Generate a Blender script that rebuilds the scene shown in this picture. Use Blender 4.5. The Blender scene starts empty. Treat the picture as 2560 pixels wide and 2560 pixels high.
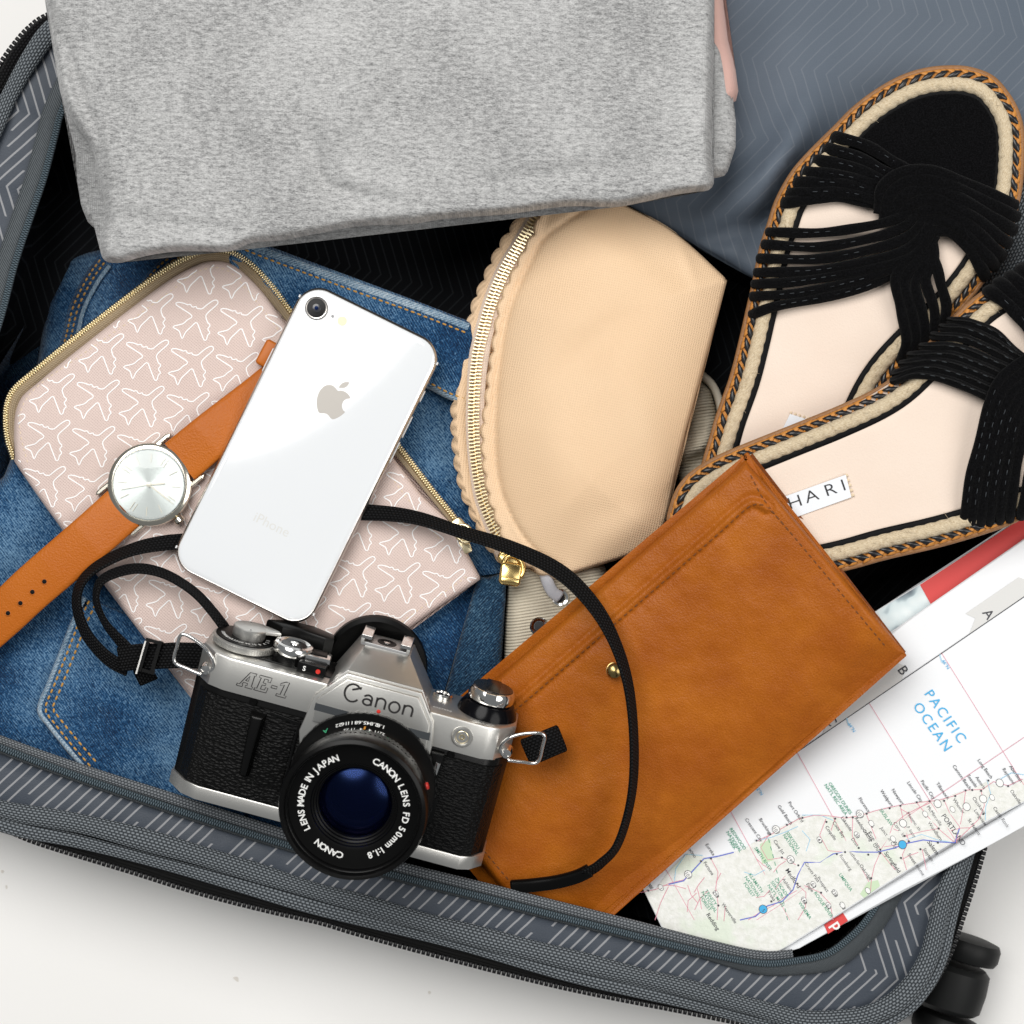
import bpy, bmesh, math, random
import numpy as np
from mathutils import Vector, Matrix, noise as mnoise
from mathutils.geometry import delaunay_2d_cdt

# ------------------------------------------------------------------ camera, world, lamps, exposure
SC = bpy.context.scene
COL = SC.collection
S = 0.000176          # metres per photo pixel in the plane z = 0 (rim of the suitcase)
H = 0.95              # height of the lens above that plane
cam_d = bpy.data.cameras.new('camera_view')
cam = bpy.data.objects.new('camera_view', cam_d)
COL.objects.link(cam)
cam.location = (0, 0, H)
cam_d.sensor_width = 36
cam_d.lens = 36 * H / (2560 * S)
cam_d.clip_start = 0.05
cam_d.clip_end = 50
cam_d.dof.use_dof = True
cam_d.dof.focus_distance = H - 0.012
cam_d.dof.aperture_fstop = 11
SC.camera = cam

world = bpy.data.worlds.new('World')
SC.world = world
world.use_nodes = True
bg = world.node_tree.nodes['Background']
bg.inputs[0].default_value = (0.93, 0.97, 1.0, 1)
bg.inputs[1].default_value = 0.19


def area(name, loc, target, sx, sy, power, col):
    d = bpy.data.lights.new(name, 'AREA')
    d.shape = 'ELLIPSE'
    d.size, d.size_y, d.energy, d.color = sx, sy, power, col
    o = bpy.data.objects.new(name, d)
    o.location = loc
    o.rotation_euler = (Vector(target) - Vector(loc)).to_track_quat('-Z', 'Y').to_euler()
    COL.objects.link(o)
    return o


area('window_light', (-0.45, 0.72, 1.68), (0, 0, 0), 1.3, 1.3, 32.5, (1.0, 0.985, 0.96))
area('fill_lamp', (1.15, -0.15, 1.5), (0, 0, -.1), 1.2, 1.2, 15, (1.0, 0.98, 0.95))  # unseen fill lamp added at the right to lift the table shadow
SC.view_settings.view_transform = 'Standard'
SC.view_settings.look = 'None'
SC.view_settings.exposure = 0.0
SC.view_settings.gamma = 1.0
SC.view_settings.use_curve_mapping = False
SC.cycles.max_bounces = 8
SC.cycles.use_denoising = True

random.seed(7)
rng = np.random.default_rng(5)


# ------------------------------------------------------------------ helpers: coordinates and meshes
def P(x, y, z=0.0):
    k = (H - z) / H * S
    return Vector(((x - 1280) * k, (1280 - y) * k, z))


def tag(o, label=None, cat=None, group=None, kind=None):
    if label: o['label'] = label
    if cat: o['category'] = cat
    if group: o['group'] = group
    if kind: o['kind'] = kind
    return o


def thing(name, loc, label, cat, group=None):
    o = bpy.data.objects.new(name, None)
    o.empty_display_size = 0.01
    o.location = loc
    COL.objects.link(o)
    return tag(o, label, cat, group)


def world_mat(o):
    m = Matrix.LocRotScale(o.location, o.rotation_euler, o.scale)
    if o.parent:
        return world_mat(o.parent) @ o.matrix_parent_inverse @ m
    return m


def adopt(o, parent):
    if parent is not None:
        o.parent = parent
        o.matrix_parent_inverse = world_mat(parent).inverted()
    return o


def mk(name, V, F, m, parent=None, smooth=True, uv=None, kind=None, mats=None, fm=None):
    me = bpy.data.meshes.new(name)
    me.from_pydata([tuple(v) for v in V], [], [tuple(f) for f in F])
    if uv is not None:
        l = me.uv_layers.new(name='UVMap')
        idx = np.empty(len(me.loops), dtype=np.int32)
        me.loops.foreach_get('vertex_index', idx)
        a = np.asarray(uv, dtype=np.float32)
        l.data.foreach_set('uv', a[idx].ravel())
    me.materials.append(m)
    for mm in (mats or []):
        me.materials.append(mm)
    if fm is not None:
        me.polygons.foreach_set('material_index', np.asarray(fm, dtype=np.int32))
    if smooth:
        me.polygons.foreach_set('use_smooth', np.ones(len(me.polygons), dtype=bool))
    me.update()
    o = bpy.data.objects.new(name, me)
    COL.objects.link(o)
    adopt(o, parent)
    if kind: o['kind'] = kind
    return o


def inst(name, me, matrix, parent):
    o = bpy.data.objects.new(name, me)
    COL.objects.link(o)
    adopt(o, parent)
    o.matrix_basis = matrix
    return o


def sharp(o, ang=35):
    me = o.data
    try:
        me.set_sharp_from_angle(angle=math.radians(ang))
    except Exception:
        pass
    return o


class MB:
    """collects pieces of ONE part"""
    def __init__(s): s.V, s.F, s.U = [], [], []

    def add(s, V, F, U=None):
        b = len(s.V)
        s.V += [tuple(v) for v in V]
        s.F += [tuple(i + b for i in f) for f in F]
        s.U += list(U) if U is not None else [(v[0], v[1]) for v in V]
        return s

    def box(s, M, sx, sy, sz):
        V = [M @ Vector((x * sx / 2, y * sy / 2, z * sz / 2)) for x in (-1, 1) for y in (-1, 1) for z in (-1, 1)]
        F = [(0, 1, 3, 2), (4, 6, 7, 5), (0, 4, 5, 1), (2, 3, 7, 6), (0, 2, 6, 4), (1, 5, 7, 3)]
        return s.add(V, F)

    def build(s, name, m, parent=None, smooth=True, kind=None):
        return mk(name, s.V, s.F, m, parent, smooth, s.U, kind)


def cr(pts, n=8, closed=False):
    """Catmull-Rom through the points"""
    p = np.asarray(pts, dtype=float)
    k = len(p)
    out = []
    segs = k if closed else k - 1
    for i in range(segs):
        if closed:
            a, b, c, d = p[(i - 1) % k], p[i], p[(i + 1) % k], p[(i + 2) % k]
        else:
            b, c = p[i], p[i + 1]
            a = p[i - 1] if i > 0 else 2 * b - c
            d = p[i + 2] if i + 2 < k else 2 * c - b
        for j in range(n):
            t = j / n
            out.append(0.5 * ((2 * b) + (-a + c) * t + (2 * a - 5 * b + 4 * c - d) * t * t + (-a + 3 * b - 3 * c + d) * t ** 3))
    if not closed:
        out.append(p[-1])
    return np.array(out)


def resample(p, step, closed=False):
    p = np.asarray(p, dtype=float)
    if closed:
        p = np.vstack([p, p[:1]])
    d = np.r_[0, np.cumsum(np.linalg.norm(np.diff(p, axis=0), axis=1))]
    n = max(2, int(round(d[-1] / step)))
    t = np.linspace(0, d[-1], n + 1)
    if closed:
        t = t[:-1]
    return np.stack([np.interp(t, d, p[:, i]) for i in range(p.shape[1])], 1)


def path(pts, step=4, closed=False, n=10):
    return resample(cr(pts, n, closed), step, closed)


def tangents(p, closed=False):
    if closed:
        t = np.roll(p, -1, 0) - np.roll(p, 1, 0)
    else:
        t = np.gradient(p, axis=0)
    return t / (np.linalg.norm(t, axis=1)[:, None] + 1e-12)


def offset(p, d, closed=False):
    """2D px offset, positive = to the left of travel on screen coords (x right, y down)"""
    t = tangents(p[:, :2], closed)
    n = np.stack([t[:, 1], -t[:, 0]], 1)
    d = np.asarray(d)
    return p[:, :2] + n * (d[:, None] if d.ndim else d)


def area2(p):
    x, y = p[:, 0], p[:, 1]
    return 0.5 * np.sum(x * np.roll(y, -1) - np.roll(x, -1) * y)


def W(p, z):
    """px polyline (n,2) with z scalar, array or f(x,y) -> world (n,3)"""
    p = np.asarray(p, dtype=float)
    if callable(z):
        z = np.array([z(a, b) for a, b in p[:, :2]])
    z = np.broadcast_to(np.asarray(z, dtype=float), (len(p),))
    k = (H - z) / H * S
    return np.stack([(p[:, 0] - 1280) * k, (1280 - p[:, 1]) * k, z], 1)


def circle(r, n=12, sx=1.0, sy=1.0):
    return [(r * sx * math.cos(2 * math.pi * i / n), r * sy * math.sin(2 * math.pi * i / n)) for i in range(n)]


def flat(w, h, c=None, n=3):
    """rounded rectangle profile"""
    c = min(w, h) * 0.45 if c is None else c
    out = []
    for cx, cy, a0 in ((w / 2 - c, h / 2 - c, 0), (-w / 2 + c, h / 2 - c, 90), (-w / 2 + c, -h / 2 + c, 180), (w / 2 - c, -h / 2 + c, 270)):
        for i in range(n + 1):
            a = math.radians(a0 + 90 * i / n)
            out.append((cx + c * math.cos(a), cy + c * math.sin(a)))
    return out


def sweep(p, prof, closed=False, up=(0, 0, 1), scale=None, roll=None, radf=None):
    """sweep a closed 2D profile (m) along world path (n,3); returns V,F,U (uv in metres)"""
    p = np.asarray(p, dtype=float)
    t = tangents(p, closed)
    up = np.asarray(up, dtype=float)
    if up.ndim == 1:
        up = np.broadcast_to(up, p.shape)
    side = np.cross(t, up)
    side /= np.linalg.norm(side, axis=1)[:, None] + 1e-12
    nor = np.cross(side, t)
    n, k = len(p), len(prof)
    pr = np.asarray(prof, dtype=float)
    arc = np.r_[0, np.cumsum(np.linalg.norm(np.diff(p, axis=0), axis=1))]
    per = np.r_[0, np.cumsum(np.linalg.norm(np.diff(pr, axis=0), axis=1))]
    sc = np.ones(n) if scale is None else np.asarray(scale, dtype=float)
    V, U = [], []
    for i in range(n):
        a = pr * (sc[i] if np.ndim(sc[i]) == 0 else sc[i])
        if radf is not None:
            a = radf(a, arc[i])
        if roll is not None:
            c, s_ = math.cos(roll[i]), math.sin(roll[i])
            a = np.stack([a[:, 0] * c - a[:, 1] * s_, a[:, 0] * s_ + a[:, 1] * c], 1)
        q = p[i] + a[:, :1] * side[i] + a[:, 1:2] * nor[i]
        V += q.tolist()
        U += [(arc[i], per[j]) for j in range(k)]
    F = []
    for i in range(n if closed else n - 1):
        i2 = (i + 1) % n
        for j in range(k):
            j2 = (j + 1) % k
            F.append((i * k + j, i * k + j2, i2 * k + j2, i2 * k + j))
    if not closed:
        F.append(tuple(range(k - 1, -1, -1)))
        F.append(tuple((n - 1) * k + j for j in range(k)))
    return V, F, U


def sweep_obj(name, p, prof, m, parent=None, kind=None, smooth=True, **kw):
    V, F, U = sweep(p, prof, **kw)
    return mk(name, V, F, m, parent, smooth, U, kind)


def loft(name, rows, m, parent=None, closed=False, smooth=True, kind=None):
    """grid surface through equally long world polylines"""
    n = len(rows[0])
    V, U, F = [], [], []
    vv = 0
    for r, row in enumerate(rows):
        row = np.asarray(row)
        if r: vv += float(np.mean(np.linalg.norm(row - np.asarray(rows[r - 1]), axis=1)))
        arc = np.r_[0, np.cumsum(np.linalg.norm(np.diff(row, axis=0), axis=1))]
        V += row.tolist()
        U += [(a, vv) for a in arc]
    for r in range(len(rows) - 1):
        for i in range(n if closed else n - 1):
            i2 = (i + 1) % n
            F.append((r * n + i, r * n + i2, (r + 1) * n + i2, (r + 1) * n + i))
    return mk(name, V, F, m, parent, smooth, U, kind)


def seg_dist(q, p, closed=True):
    """distance of points q (m,2) to polyline p (n,2)"""
    q = np.asarray(q, dtype=float)
    a = np.asarray(p, dtype=float)
    b = np.roll(a, -1, 0) if closed else a[1:]
    if not closed: a = a[:-1]
    ab = b - a
    l2 = (ab ** 2).sum(1) + 1e-18
    best = np.full(len(q), 1e9)
    for s in range(0, len(q), 2000):
        qq = q[s:s + 2000]
        t = np.clip(((qq[:, None, :] - a[None]) * ab[None]).sum(2) / l2[None], 0, 1)
        c = a[None] + t[:, :, None] * ab[None]
        best[s:s + 2000] = np.sqrt(((qq[:, None, :] - c) ** 2).sum(2)).min(1)
    return best


def inside(q, p):
    q = np.asarray(q, dtype=float)
    x, y = q[:, 0], q[:, 1]
    r = np.zeros(len(q), dtype=bool)
    a = np.asarray(p)
    b = np.roll(a, -1, 0)
    for (x1, y1), (x2, y2) in zip(a[:, :2], b[:, :2]):
        c = ((y1 > y) != (y2 > y)) & (x < (x2 - x1) * (y - y1) / (y2 - y1 + 1e-15) + x1)
        r ^= c
    return r


def fbm(x, y, sc, seed=0.0, oct=3):
    return mnoise.fractal(Vector((x * sc, y * sc, seed)), 1.0, 2.0, oct)


def cap(p):
    """triangles that fill a simple 2D polygon"""
    n = len(p)
    r = delaunay_2d_cdt([Vector(a[:2]) for a in p], [], [list(range(n))], 1, 1e-9, True)
    inv = [o[0] if o else 0 for o in r[3]]
    pp_ = np.array([tuple(a[:2]) for a in p])
    T_ = [tuple(inv[i] for i in f) for f in r[2]]
    if not T_: return T_
    ok = inside(np.array([pp_[list(f)].mean(0) for f in T_]), pp_)
    return [f for f, k in zip(T_, ok) if k]


def zpx(zf):
    """z(px,py) as a function of world x,y on that surface"""
    def g(a, b):
        z = 0.0
        for _ in range(3):
            k = (H - z) / H * S
            z = zf(a / k + 1280, 1280 - b / k)
        return z
    return g


class Soft:
    """a soft slab: outline in px, rounded edge of radius r (px), height field in metres on a base plane"""
    def __init__(s, outline, zt, thick, r, res=12, plane=None, hfun=None, nz=(0, 30, 0), zside=0.35, uvrot=0.0, under=0.4):
        s.o = resample(np.asarray(outline, dtype=float), res, True)
        if area2(s.o) < 0: s.o = s.o[::-1]
        s.zt, s.th, s.r, s.res, s.hf, s.nz, s.zs, s.rot, s.under = zt, thick, r, res, hfun, nz, zside, uvrot, under
        s.pl = plane or (lambda x, y: 0.0)

    def z(s, q, d=None):
        """world height at px points q (n,2)"""
        q = np.asarray(q, dtype=float)
        if d is None:
            d = seg_dist(q, s.o) * np.where(inside(q, s.o), 1, 0)
        t = np.clip(d / s.r, 0, 1)
        pr = np.sqrt(np.maximum(0, 1 - (1 - t) ** 2))
        z = np.array([s.zt + s.pl(a, b) for a, b in q]) - s.th * s.zs * (1 - pr)
        if s.hf is not None:
            z = z + s.hf(q, d) * pr
        if s.nz[0]:
            z = z + np.array([s.nz[0] * fbm(a, b, 1 / s.nz[1], s.nz[2]) for a, b in q]) * (0.25 + 0.75 * pr)
        return z

    def build(s, name, m, parent=None, kind=None):
        rings = [s.o]
        D = [np.zeros(len(s.o))]
        nrm = offset(s.o, 1.0, True) - s.o
        # outline has positive area2 in y-down coords -> inward is to the right (-)
        tst = inside(s.o + nrm * 0.5, s.o).mean()
        sg = 1 if tst > 0.5 else -1
        for f in (0.05, 0.16, 0.34, 0.6, 0.95):
            dd = f * s.r
            q = s.o + sg * nrm * dd
            k = (seg_dist(q, s.o) > dd * 0.93) & inside(q, s.o)
            q = q[k]
            if len(q): rings.append(q); D.append(np.full(len(q), dd))
        lo, hi = s.o.min(0), s.o.max(0)
        gx, gy = np.meshgrid(np.arange(lo[0], hi[0], s.res), np.arange(lo[1], hi[1], s.res))
        g = np.stack([gx.ravel(), gy.ravel()], 1) + rng.uniform(-.2, .2, (gx.size, 2)) * s.res
        g = g[inside(g, s.o)]
        dg = seg_dist(g, s.o)
        k = dg > s.r * 0.95 + s.res * 0.5
        g, dg = g[k], dg[k]
        q = np.vstack(rings + [g])
        d = np.concatenate(D + [dg])
        n0 = len(s.o)
        vs, es, fs, ov, oe, of = delaunay_2d_cdt([Vector(a) for a in q], [(i, (i + 1) % n0) for i in range(n0)], [list(range(n0))], 1, 1e-6, True)
        q2 = np.array([tuple(v) for v in vs])
        d2 = np.array([d[o[0]] if o else 0.0 for o in ov])
        z = s.z(q2, d2)
        Vt = W(q2, z)
        ca, sa = math.cos(s.rot), math.sin(s.rot)
        U = [(v[0] * ca - v[1] * sa, v[0] * sa + v[1] * ca) for v in Vt]
        # top faces need upward normals
        F = []
        for f in fs:
            a, b, c = (Vt[i] for i in f[:3])
            F.append(tuple(f) if np.cross(b - a, c - a)[2] > 0 else tuple(reversed(f)))
        inv = {}
        for i, o in enumerate(ov):
            for j in o: inv[j] = i
        ring = [inv[i] for i in range(n0)]
        zb = np.array([s.zt + s.pl(a, b) for a, b in s.o]) - s.th
        base = len(Vt)
        lowp = s.o + sg * nrm * s.r * s.under * 0.5
        mid = W(s.o + sg * nrm * 0.0, z[ring] * 0.5 + zb * 0.5)
        low = W(lowp, zb)
        V = Vt.tolist() + mid.tolist() + low.tolist()
        U += [(v[0] * ca - v[1] * sa, v[0] * sa + v[1] * ca) for v in mid] + [(v[0] * ca - v[1] * sa, v[0] * sa + v[1] * ca) for v in low]
        for i in range(n0):
            j = (i + 1) % n0
            a, b, c, e = ring[i], ring[j], base + i, base + j
            q1 = (a, b, e, c)
            q2_ = (c, e, base + n0 + j, base + n0 + i)
            F += [q1, q2_]
        F += [tuple(base + n0 + i for i in f) for f in cap(lowp)]
        o = mk(name, V, F, m, parent, True, U, kind)
        bm = bmesh.new(); bm.from_mesh(o.data)
        bmesh.ops.recalc_face_normals(bm, faces=bm.faces)
        bm.to_mesh(o.data); bm.free()
        return o


def stitches(name, wp, dash, gap, w, h, m, parent, up=None, skew=0.0):
    """a row of thread stitches along world path wp, one part"""
    wp = np.asarray(wp)
    q = resample(wp, (dash + gap), False)
    t = tangents(q)
    mb = MB()
    for i in range(len(q) - 1):
        tt = Vector(t[i])
        u = Vector(up) if up is not None else Vector((0, 0, 1))
        sd = tt.cross(u).normalized()
        uu = sd.cross(tt)
        if skew: 
            tt = (tt + sd * skew).normalized(); sd = tt.cross(uu).normalized()
        c = Vector((q[i] + q[i + 1]) / 2)
        l, ww = dash / 2, w / 2
        V = [c + tt * a + sd * b + uu * e for a, b, e in ((-l, 0, -h * .3), (-l * .6, ww, -h * .3), (-l * .6, -ww, -h * .3), (-l * .5, 0, h),
                                                        (l, 0, -h * .3), (l * .6, ww, -h * .3), (l * .6, -ww, -h * .3), (l * .5, 0, h))]
        F = [(0, 1, 3), (0, 3, 2), (1, 5, 7, 3), (3, 7, 6, 2), (4, 7, 5), (4, 6, 7)]
        mb.add(V, F)
    return mb.build(name, m, parent, True, 'stuff')


def ribbon(mb, wp, w, up=(0, 0, 1)):
    """thin flat printed line along world path"""
    wp = np.asarray(wp, dtype=float)
    if len(wp) < 2: return
    t = tangents(wp)
    sd = np.cross(t, np.broadcast_to(np.asarray(up, dtype=float), wp.shape))
    sd /= np.linalg.norm(sd, axis=1)[:, None] + 1e-12
    n = len(wp)
    V = np.vstack([wp + sd * w / 2, wp - sd * w / 2])
    F = [(i, i + 1, n + i + 1, n + i) for i in range(n - 1)]
    mb.add(V.tolist(), [tuple(reversed(f)) for f in F])


_text_cache = {}
def text_geo(s, size=1.0, bold=0.0, spacing=1.0, align='LEFT'):
    """flat glyph geometry in a local XY plane"""
    key = (s, bold, spacing, align)
    if key not in _text_cache:
        c = bpy.data.curves.new('glyphs', 'FONT')
        c.body = s
        c.size = 1.0
        c.offset = bold
        c.space_character = spacing
        c.align_x = align
        c.resolution_u = 3
        o = bpy.data.objects.new('glyphs', c)
        me = bpy.data.meshes.new_from_object(o)
        V = [tuple(v.co) for v in me.vertices]
        F = [tuple(f.vertices) for f in me.polygons]
        bpy.data.objects.remove(o)
        bpy.data.meshes.remove(me)
        bpy.data.curves.remove(c)
        _text_cache[key] = (V, F)
    V, F = _text_cache[key]
    return [Vector(v) * size for v in V], F


def put_text(mb, s, M, size, bold=0.0, spacing=1.0, align='LEFT', zf=None):
    V, F = text_geo(s, size, bold, spacing, align)
    V = [M @ v for v in V]
    if zf: V = [Vector((v.x, v.y, zf(v.x, v.y))) for v in V]
    mb.add(V, F)


def lathe(prof, n=32, M=None, endcap=True):
    """(r,z) profile round local Z; returns V,F,U"""
    M = M or Matrix()
    V, U, F = [], [], []
    k = len(prof)
    for j, (r, z) in enumerate(prof):
        for i in range(n):
            a = 2 * math.pi * i / n
            V.append(M @ Vector((r * math.cos(a), r * math.sin(a), z)))
            U.append((i / n, j / k))
    for j in range(k - 1):
        for i in range(n):
            i2 = (i + 1) % n
            F.append((j * n + i, j * n + i2, (j + 1) * n + i2, (j + 1) * n + i))
    if prof[-1][0] > 1e-9 and endcap: F.append(tuple((k - 1) * n + i for i in range(n)))
    if prof[0][0] > 1e-9 and endcap: F.append(tuple(n - 1 - i for i in range(n)))
    return V, F, U


def lathe_obj(name, prof, m, parent=None, n=32, M=None, ang=30, mats=None, endcap=True):
    V, F, U = lathe(prof, n, M, endcap)
    o = mk(name, V, F, m, parent, True, U, mats=mats)
    return sharp(o, ang)


def extr(outline, z0, z1, bev=0.0, M=None, taper=0.0):
    """polygon (ccw, local xy) pushed from z0 to z1, upper edge bevelled"""
    M = M or Matrix()
    p = np.asarray(outline, dtype=float)
    if area2(p) < 0: p = p[::-1]
    n = len(p)

    def ins(d):
        e = np.roll(p, -1, 0) - p
        e /= np.linalg.norm(e, axis=1)[:, None] + 1e-12
        nn = np.stack([-e[:, 1], e[:, 0]], 1)
        pn = np.roll(nn, 1, 0)
        b = nn + pn
        b /= np.maximum(0.35, (b * nn).sum(1))[:, None] + 1e-12
        return p + b * d
    if bev > 0:
        rows = [(p, z0), (ins(taper), z1 - bev), (ins(taper + bev * .3), z1 - bev * .3), (ins(taper + bev), z1)]
    else:
        rows = [(p, z0), (ins(taper), z1)]
    V, F = [], []
    for q, z in rows:
        V += [M @ Vector((a, b, z)) for a, b in q]
    for r in range(len(rows) - 1):
        for i in range(n):
            j = (i + 1) % n
            F.append((r * n + i, r * n + j, (r + 1) * n + j, (r + 1) * n + i))
    F.append(tuple((len(rows) - 1) * n + i for i in range(n)))
    F.append(tuple(n - 1 - i for i in range(n)))
    return V, F


def extr_obj(name, outline, z0, z1, m, parent=None, bev=0.0, M=None, ang=30, taper=0.0):
    V, F = extr(outline, z0, z1, bev, M, taper)
    Mi = (M or Matrix()).inverted()
    U = [tuple((Mi @ Vector(v))[:2]) for v in V]
    o = mk(name, V, F, m, parent, True, U)
    return sharp(o, ang)


def rrect(w, h, r, cx=0, cy=0, n=6):
    return [(cx + a, cy + b) for a, b in flat(w, h, r, n)]


# ------------------------------------------------------------------ materials
class E:
    """tiny expression wrapper for math nodes"""
    def __init__(s, nt, k): s.nt, s.k = nt, k

    def _m(s, op, *a, clamp=False):
        n = s.nt.nodes.new('ShaderNodeMath'); n.operation = op; n.use_clamp = clamp
        for i, v in enumerate((s,) + a):
            if isinstance(v, E): s.nt.links.new(v.k, n.inputs[i])
            else: n.inputs[i].default_value = v
        return E(s.nt, n.outputs[0])

    def __add__(s, o): return s._m('ADD', o)
    def __radd__(s, o): return s._m('ADD', o)
    def __sub__(s, o): return s._m('SUBTRACT', o)
    def __mul__(s, o): return s._m('MULTIPLY', o)
    def __rmul__(s, o): return s._m('MULTIPLY', o)
    def __truediv__(s, o): return s._m('DIVIDE', o)
    def sin(s): return s._m('SINE')
    def abs(s): return s._m('ABSOLUTE')
    def frac(s): return s._m('FRACT')
    def pp(s, l): return s._m('PINGPONG', l)
    def lt(s, v): return s._m('LESS_THAN', v)
    def gt(s, v): return s._m('GREATER_THAN', v)
    def pow(s, v): return s._m('POWER', v)
    def min(s, v): return s._m('MINIMUM', v)
    def max(s, v): return s._m('MAXIMUM', v)

    def step(s, a, b):
        n = s.nt.nodes.new('ShaderNodeMapRange'); n.interpolation_type = 'SMOOTHSTEP'
        s.nt.links.new(s.k, n.inputs[0]); n.inputs[1].default_value = a; n.inputs[2].default_value = b
        return E(s.nt, n.outputs[0])


class Mat:
    def __init__(s, name, col=(.5, .5, .5), rough=.5, metal=0.0, spec=.5, sheen=0, coat=0, aniso=0):
        s.m = bpy.data.materials.new(name)
        s.m.use_nodes = True
        s.nt = s.m.node_tree
        s.b = s.nt.nodes['Principled BSDF']
        i = s.b.inputs
        i['Base Color'].default_value = (*col, 1)
        i['Roughness'].default_value = rough
        i['Metallic'].default_value = metal
        i['Specular IOR Level'].default_value = spec
        i['Sheen Weight'].default_value = sheen
        i['Coat Weight'].default_value = coat
        s.tc = s.nt.nodes.new('ShaderNodeTexCoord')

    def vec(s, which='Object', scale=(1, 1, 1), rot=0.0):
        n = s.nt.nodes.new('ShaderNodeMapping')
        # rotate first, then scale
        r = s.nt.nodes.new('ShaderNodeVectorRotate'); r.rotation_type = 'Z_AXIS'; r.inputs['Angle'].default_value = rot
        s.nt.links.new(s.tc.outputs[which], r.inputs['Vector'])
        s.nt.links.new(r.outputs[0], n.inputs[0])
        n.inputs['Scale'].default_value = scale
        return n.outputs[0]

    def xyz(s, v):
        n = s.nt.nodes.new('ShaderNodeSeparateXYZ')
        s.nt.links.new(v, n.inputs[0])
        return [E(s.nt, o) for o in n.outputs]

    def noise(s, v, scale=1.0, detail=3, rough=.55, dist=0):
        n = s.nt.nodes.new('ShaderNodeTexNoise')
        s.nt.links.new(v, n.inputs['Vector'])
        n.inputs['Scale'].default_value = scale
        n.inputs['Detail'].default_value = detail
        n.inputs['Roughness'].default_value = rough
        n.inputs['Distortion'].default_value = dist
        return E(s.nt, n.outputs[0])

    def voro(s, v, scale=1.0, feature='F1'):
        n = s.nt.nodes.new('ShaderNodeTexVoronoi'); n.feature = feature
        s.nt.links.new(v, n.inputs['Vector'])
        n.inputs['Scale'].default_value = scale
        return E(s.nt, n.outputs['Distance'])

    def mix(s, f, a, b):
        n = s.nt.nodes.new('ShaderNodeMix'); n.data_type = 'RGBA'
        s.nt.links.new(f.k, n.inputs[0])
        for v, k in ((a, n.inputs[6]), (b, n.inputs[7])):
            if isinstance(v, tuple): k.default_value = (*v, 1)
            else: s.nt.links.new(v, k)
        return n.outputs[2]

    def ramp(s, f, stops):
        n = s.nt.nodes.new('ShaderNodeValToRGB')
        e = n.color_ramp.elements
        while len(e) > 1: e.remove(e[-1])
        e[0].position, e[0].color = stops[0][0], (*stops[0][1], 1)
        for p, c in stops[1:]:
            k = e.new(p); k.color = (*c, 1)
        s.nt.links.new(f.k, n.inputs[0])
        return n.outputs[0]

    def color(s, sock): s.nt.links.new(sock, s.b.inputs['Base Color']); return s
    def rough(s, e): s.nt.links.new(e.k, s.b.inputs['Roughness']); return s

    def bump(s, e, dist, strength=1.0):
        n = s.nt.nodes.new('ShaderNodeBump')
        n.inputs['Strength'].default_value = strength
        n.inputs['Distance'].default_value = dist
        s.nt.links.new(e.k, n.inputs['Height'])
        s.nt.links.new(n.outputs[0], s.b.inputs['Normal'])
        return s


MM = 1000.0   # object coordinates are metres; scaling by MM gives millimetres

# white table top
t = Mat('white_table', (.86, .85, .83), .45, spec=.3)
n = t.noise(t.vec(), 9, 4)
sp = t.noise(t.vec('Object', (MM, MM, MM)), .16, 1).step(.80, .815)
t.color(t.mix(sp * .5, t.mix(n, (.84, .83, .81), (.90, .89, .872)), (.5, .44, .36)))
t.bump(t.noise(t.vec('Object', (MM, MM, MM)), .5, 3), .00004)
M_table = t.m

# suitcase lining with printed chevron lines
t = Mat('slate_lining', (.06, .07, .085), .5, spec=.25)
u, v, _ = t.xyz(t.vec('Object', (MM, MM, MM), math.radians(15.3)))
wob = t.noise(t.vec('Object', (MM, MM, MM)), .05, 2)
tri = (v - 13.0).pp(33.4)
ph = (u - tri * 0.62 + wob * 1.2) / 4.9
line = (ph.frac() - .5).abs().lt(.10)
cell = t.noise(t.vec('Object', (MM * .2, MM * .012, 0), math.radians(14.6)), 1.0, 0)
ln = ph._m('FLOOR')
gap = ((ln * 12.9898).sin() * 43758.5).frac()
keep = (((v + gap * 60.0) / 60.0).frac()).lt(.86)
fine = t.noise(t.vec('Object', (MM, MM, MM)), 2.2, 2)
base = t.mix(fine, (.036, .045, .060), (.058, .070, .090))
t.color(t.mix(line * keep * .62, base, (.40, .40, .41)))
t.bump(t.noise(t.vec('Object', (MM, MM, MM)), 1.6, 2) * .5, .0002)
M_lining = t.m

t = Mat('shaded_interior_lining', (.016, .018, .022), .7, spec=.1)  # slate lining again, with the cavity's deep shade put into its colour
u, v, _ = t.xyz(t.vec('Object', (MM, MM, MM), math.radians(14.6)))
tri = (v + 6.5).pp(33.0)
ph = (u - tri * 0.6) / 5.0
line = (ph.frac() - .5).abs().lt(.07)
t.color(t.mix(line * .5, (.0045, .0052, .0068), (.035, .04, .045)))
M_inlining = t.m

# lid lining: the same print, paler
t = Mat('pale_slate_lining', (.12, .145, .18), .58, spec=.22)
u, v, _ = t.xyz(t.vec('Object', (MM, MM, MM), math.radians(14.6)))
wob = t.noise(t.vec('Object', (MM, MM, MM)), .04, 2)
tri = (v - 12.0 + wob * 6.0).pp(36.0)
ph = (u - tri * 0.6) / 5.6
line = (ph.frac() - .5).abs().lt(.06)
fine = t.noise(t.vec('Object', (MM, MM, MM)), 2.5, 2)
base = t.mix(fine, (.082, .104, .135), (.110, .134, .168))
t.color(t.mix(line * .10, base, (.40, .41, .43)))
M_lid = t.m


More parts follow.
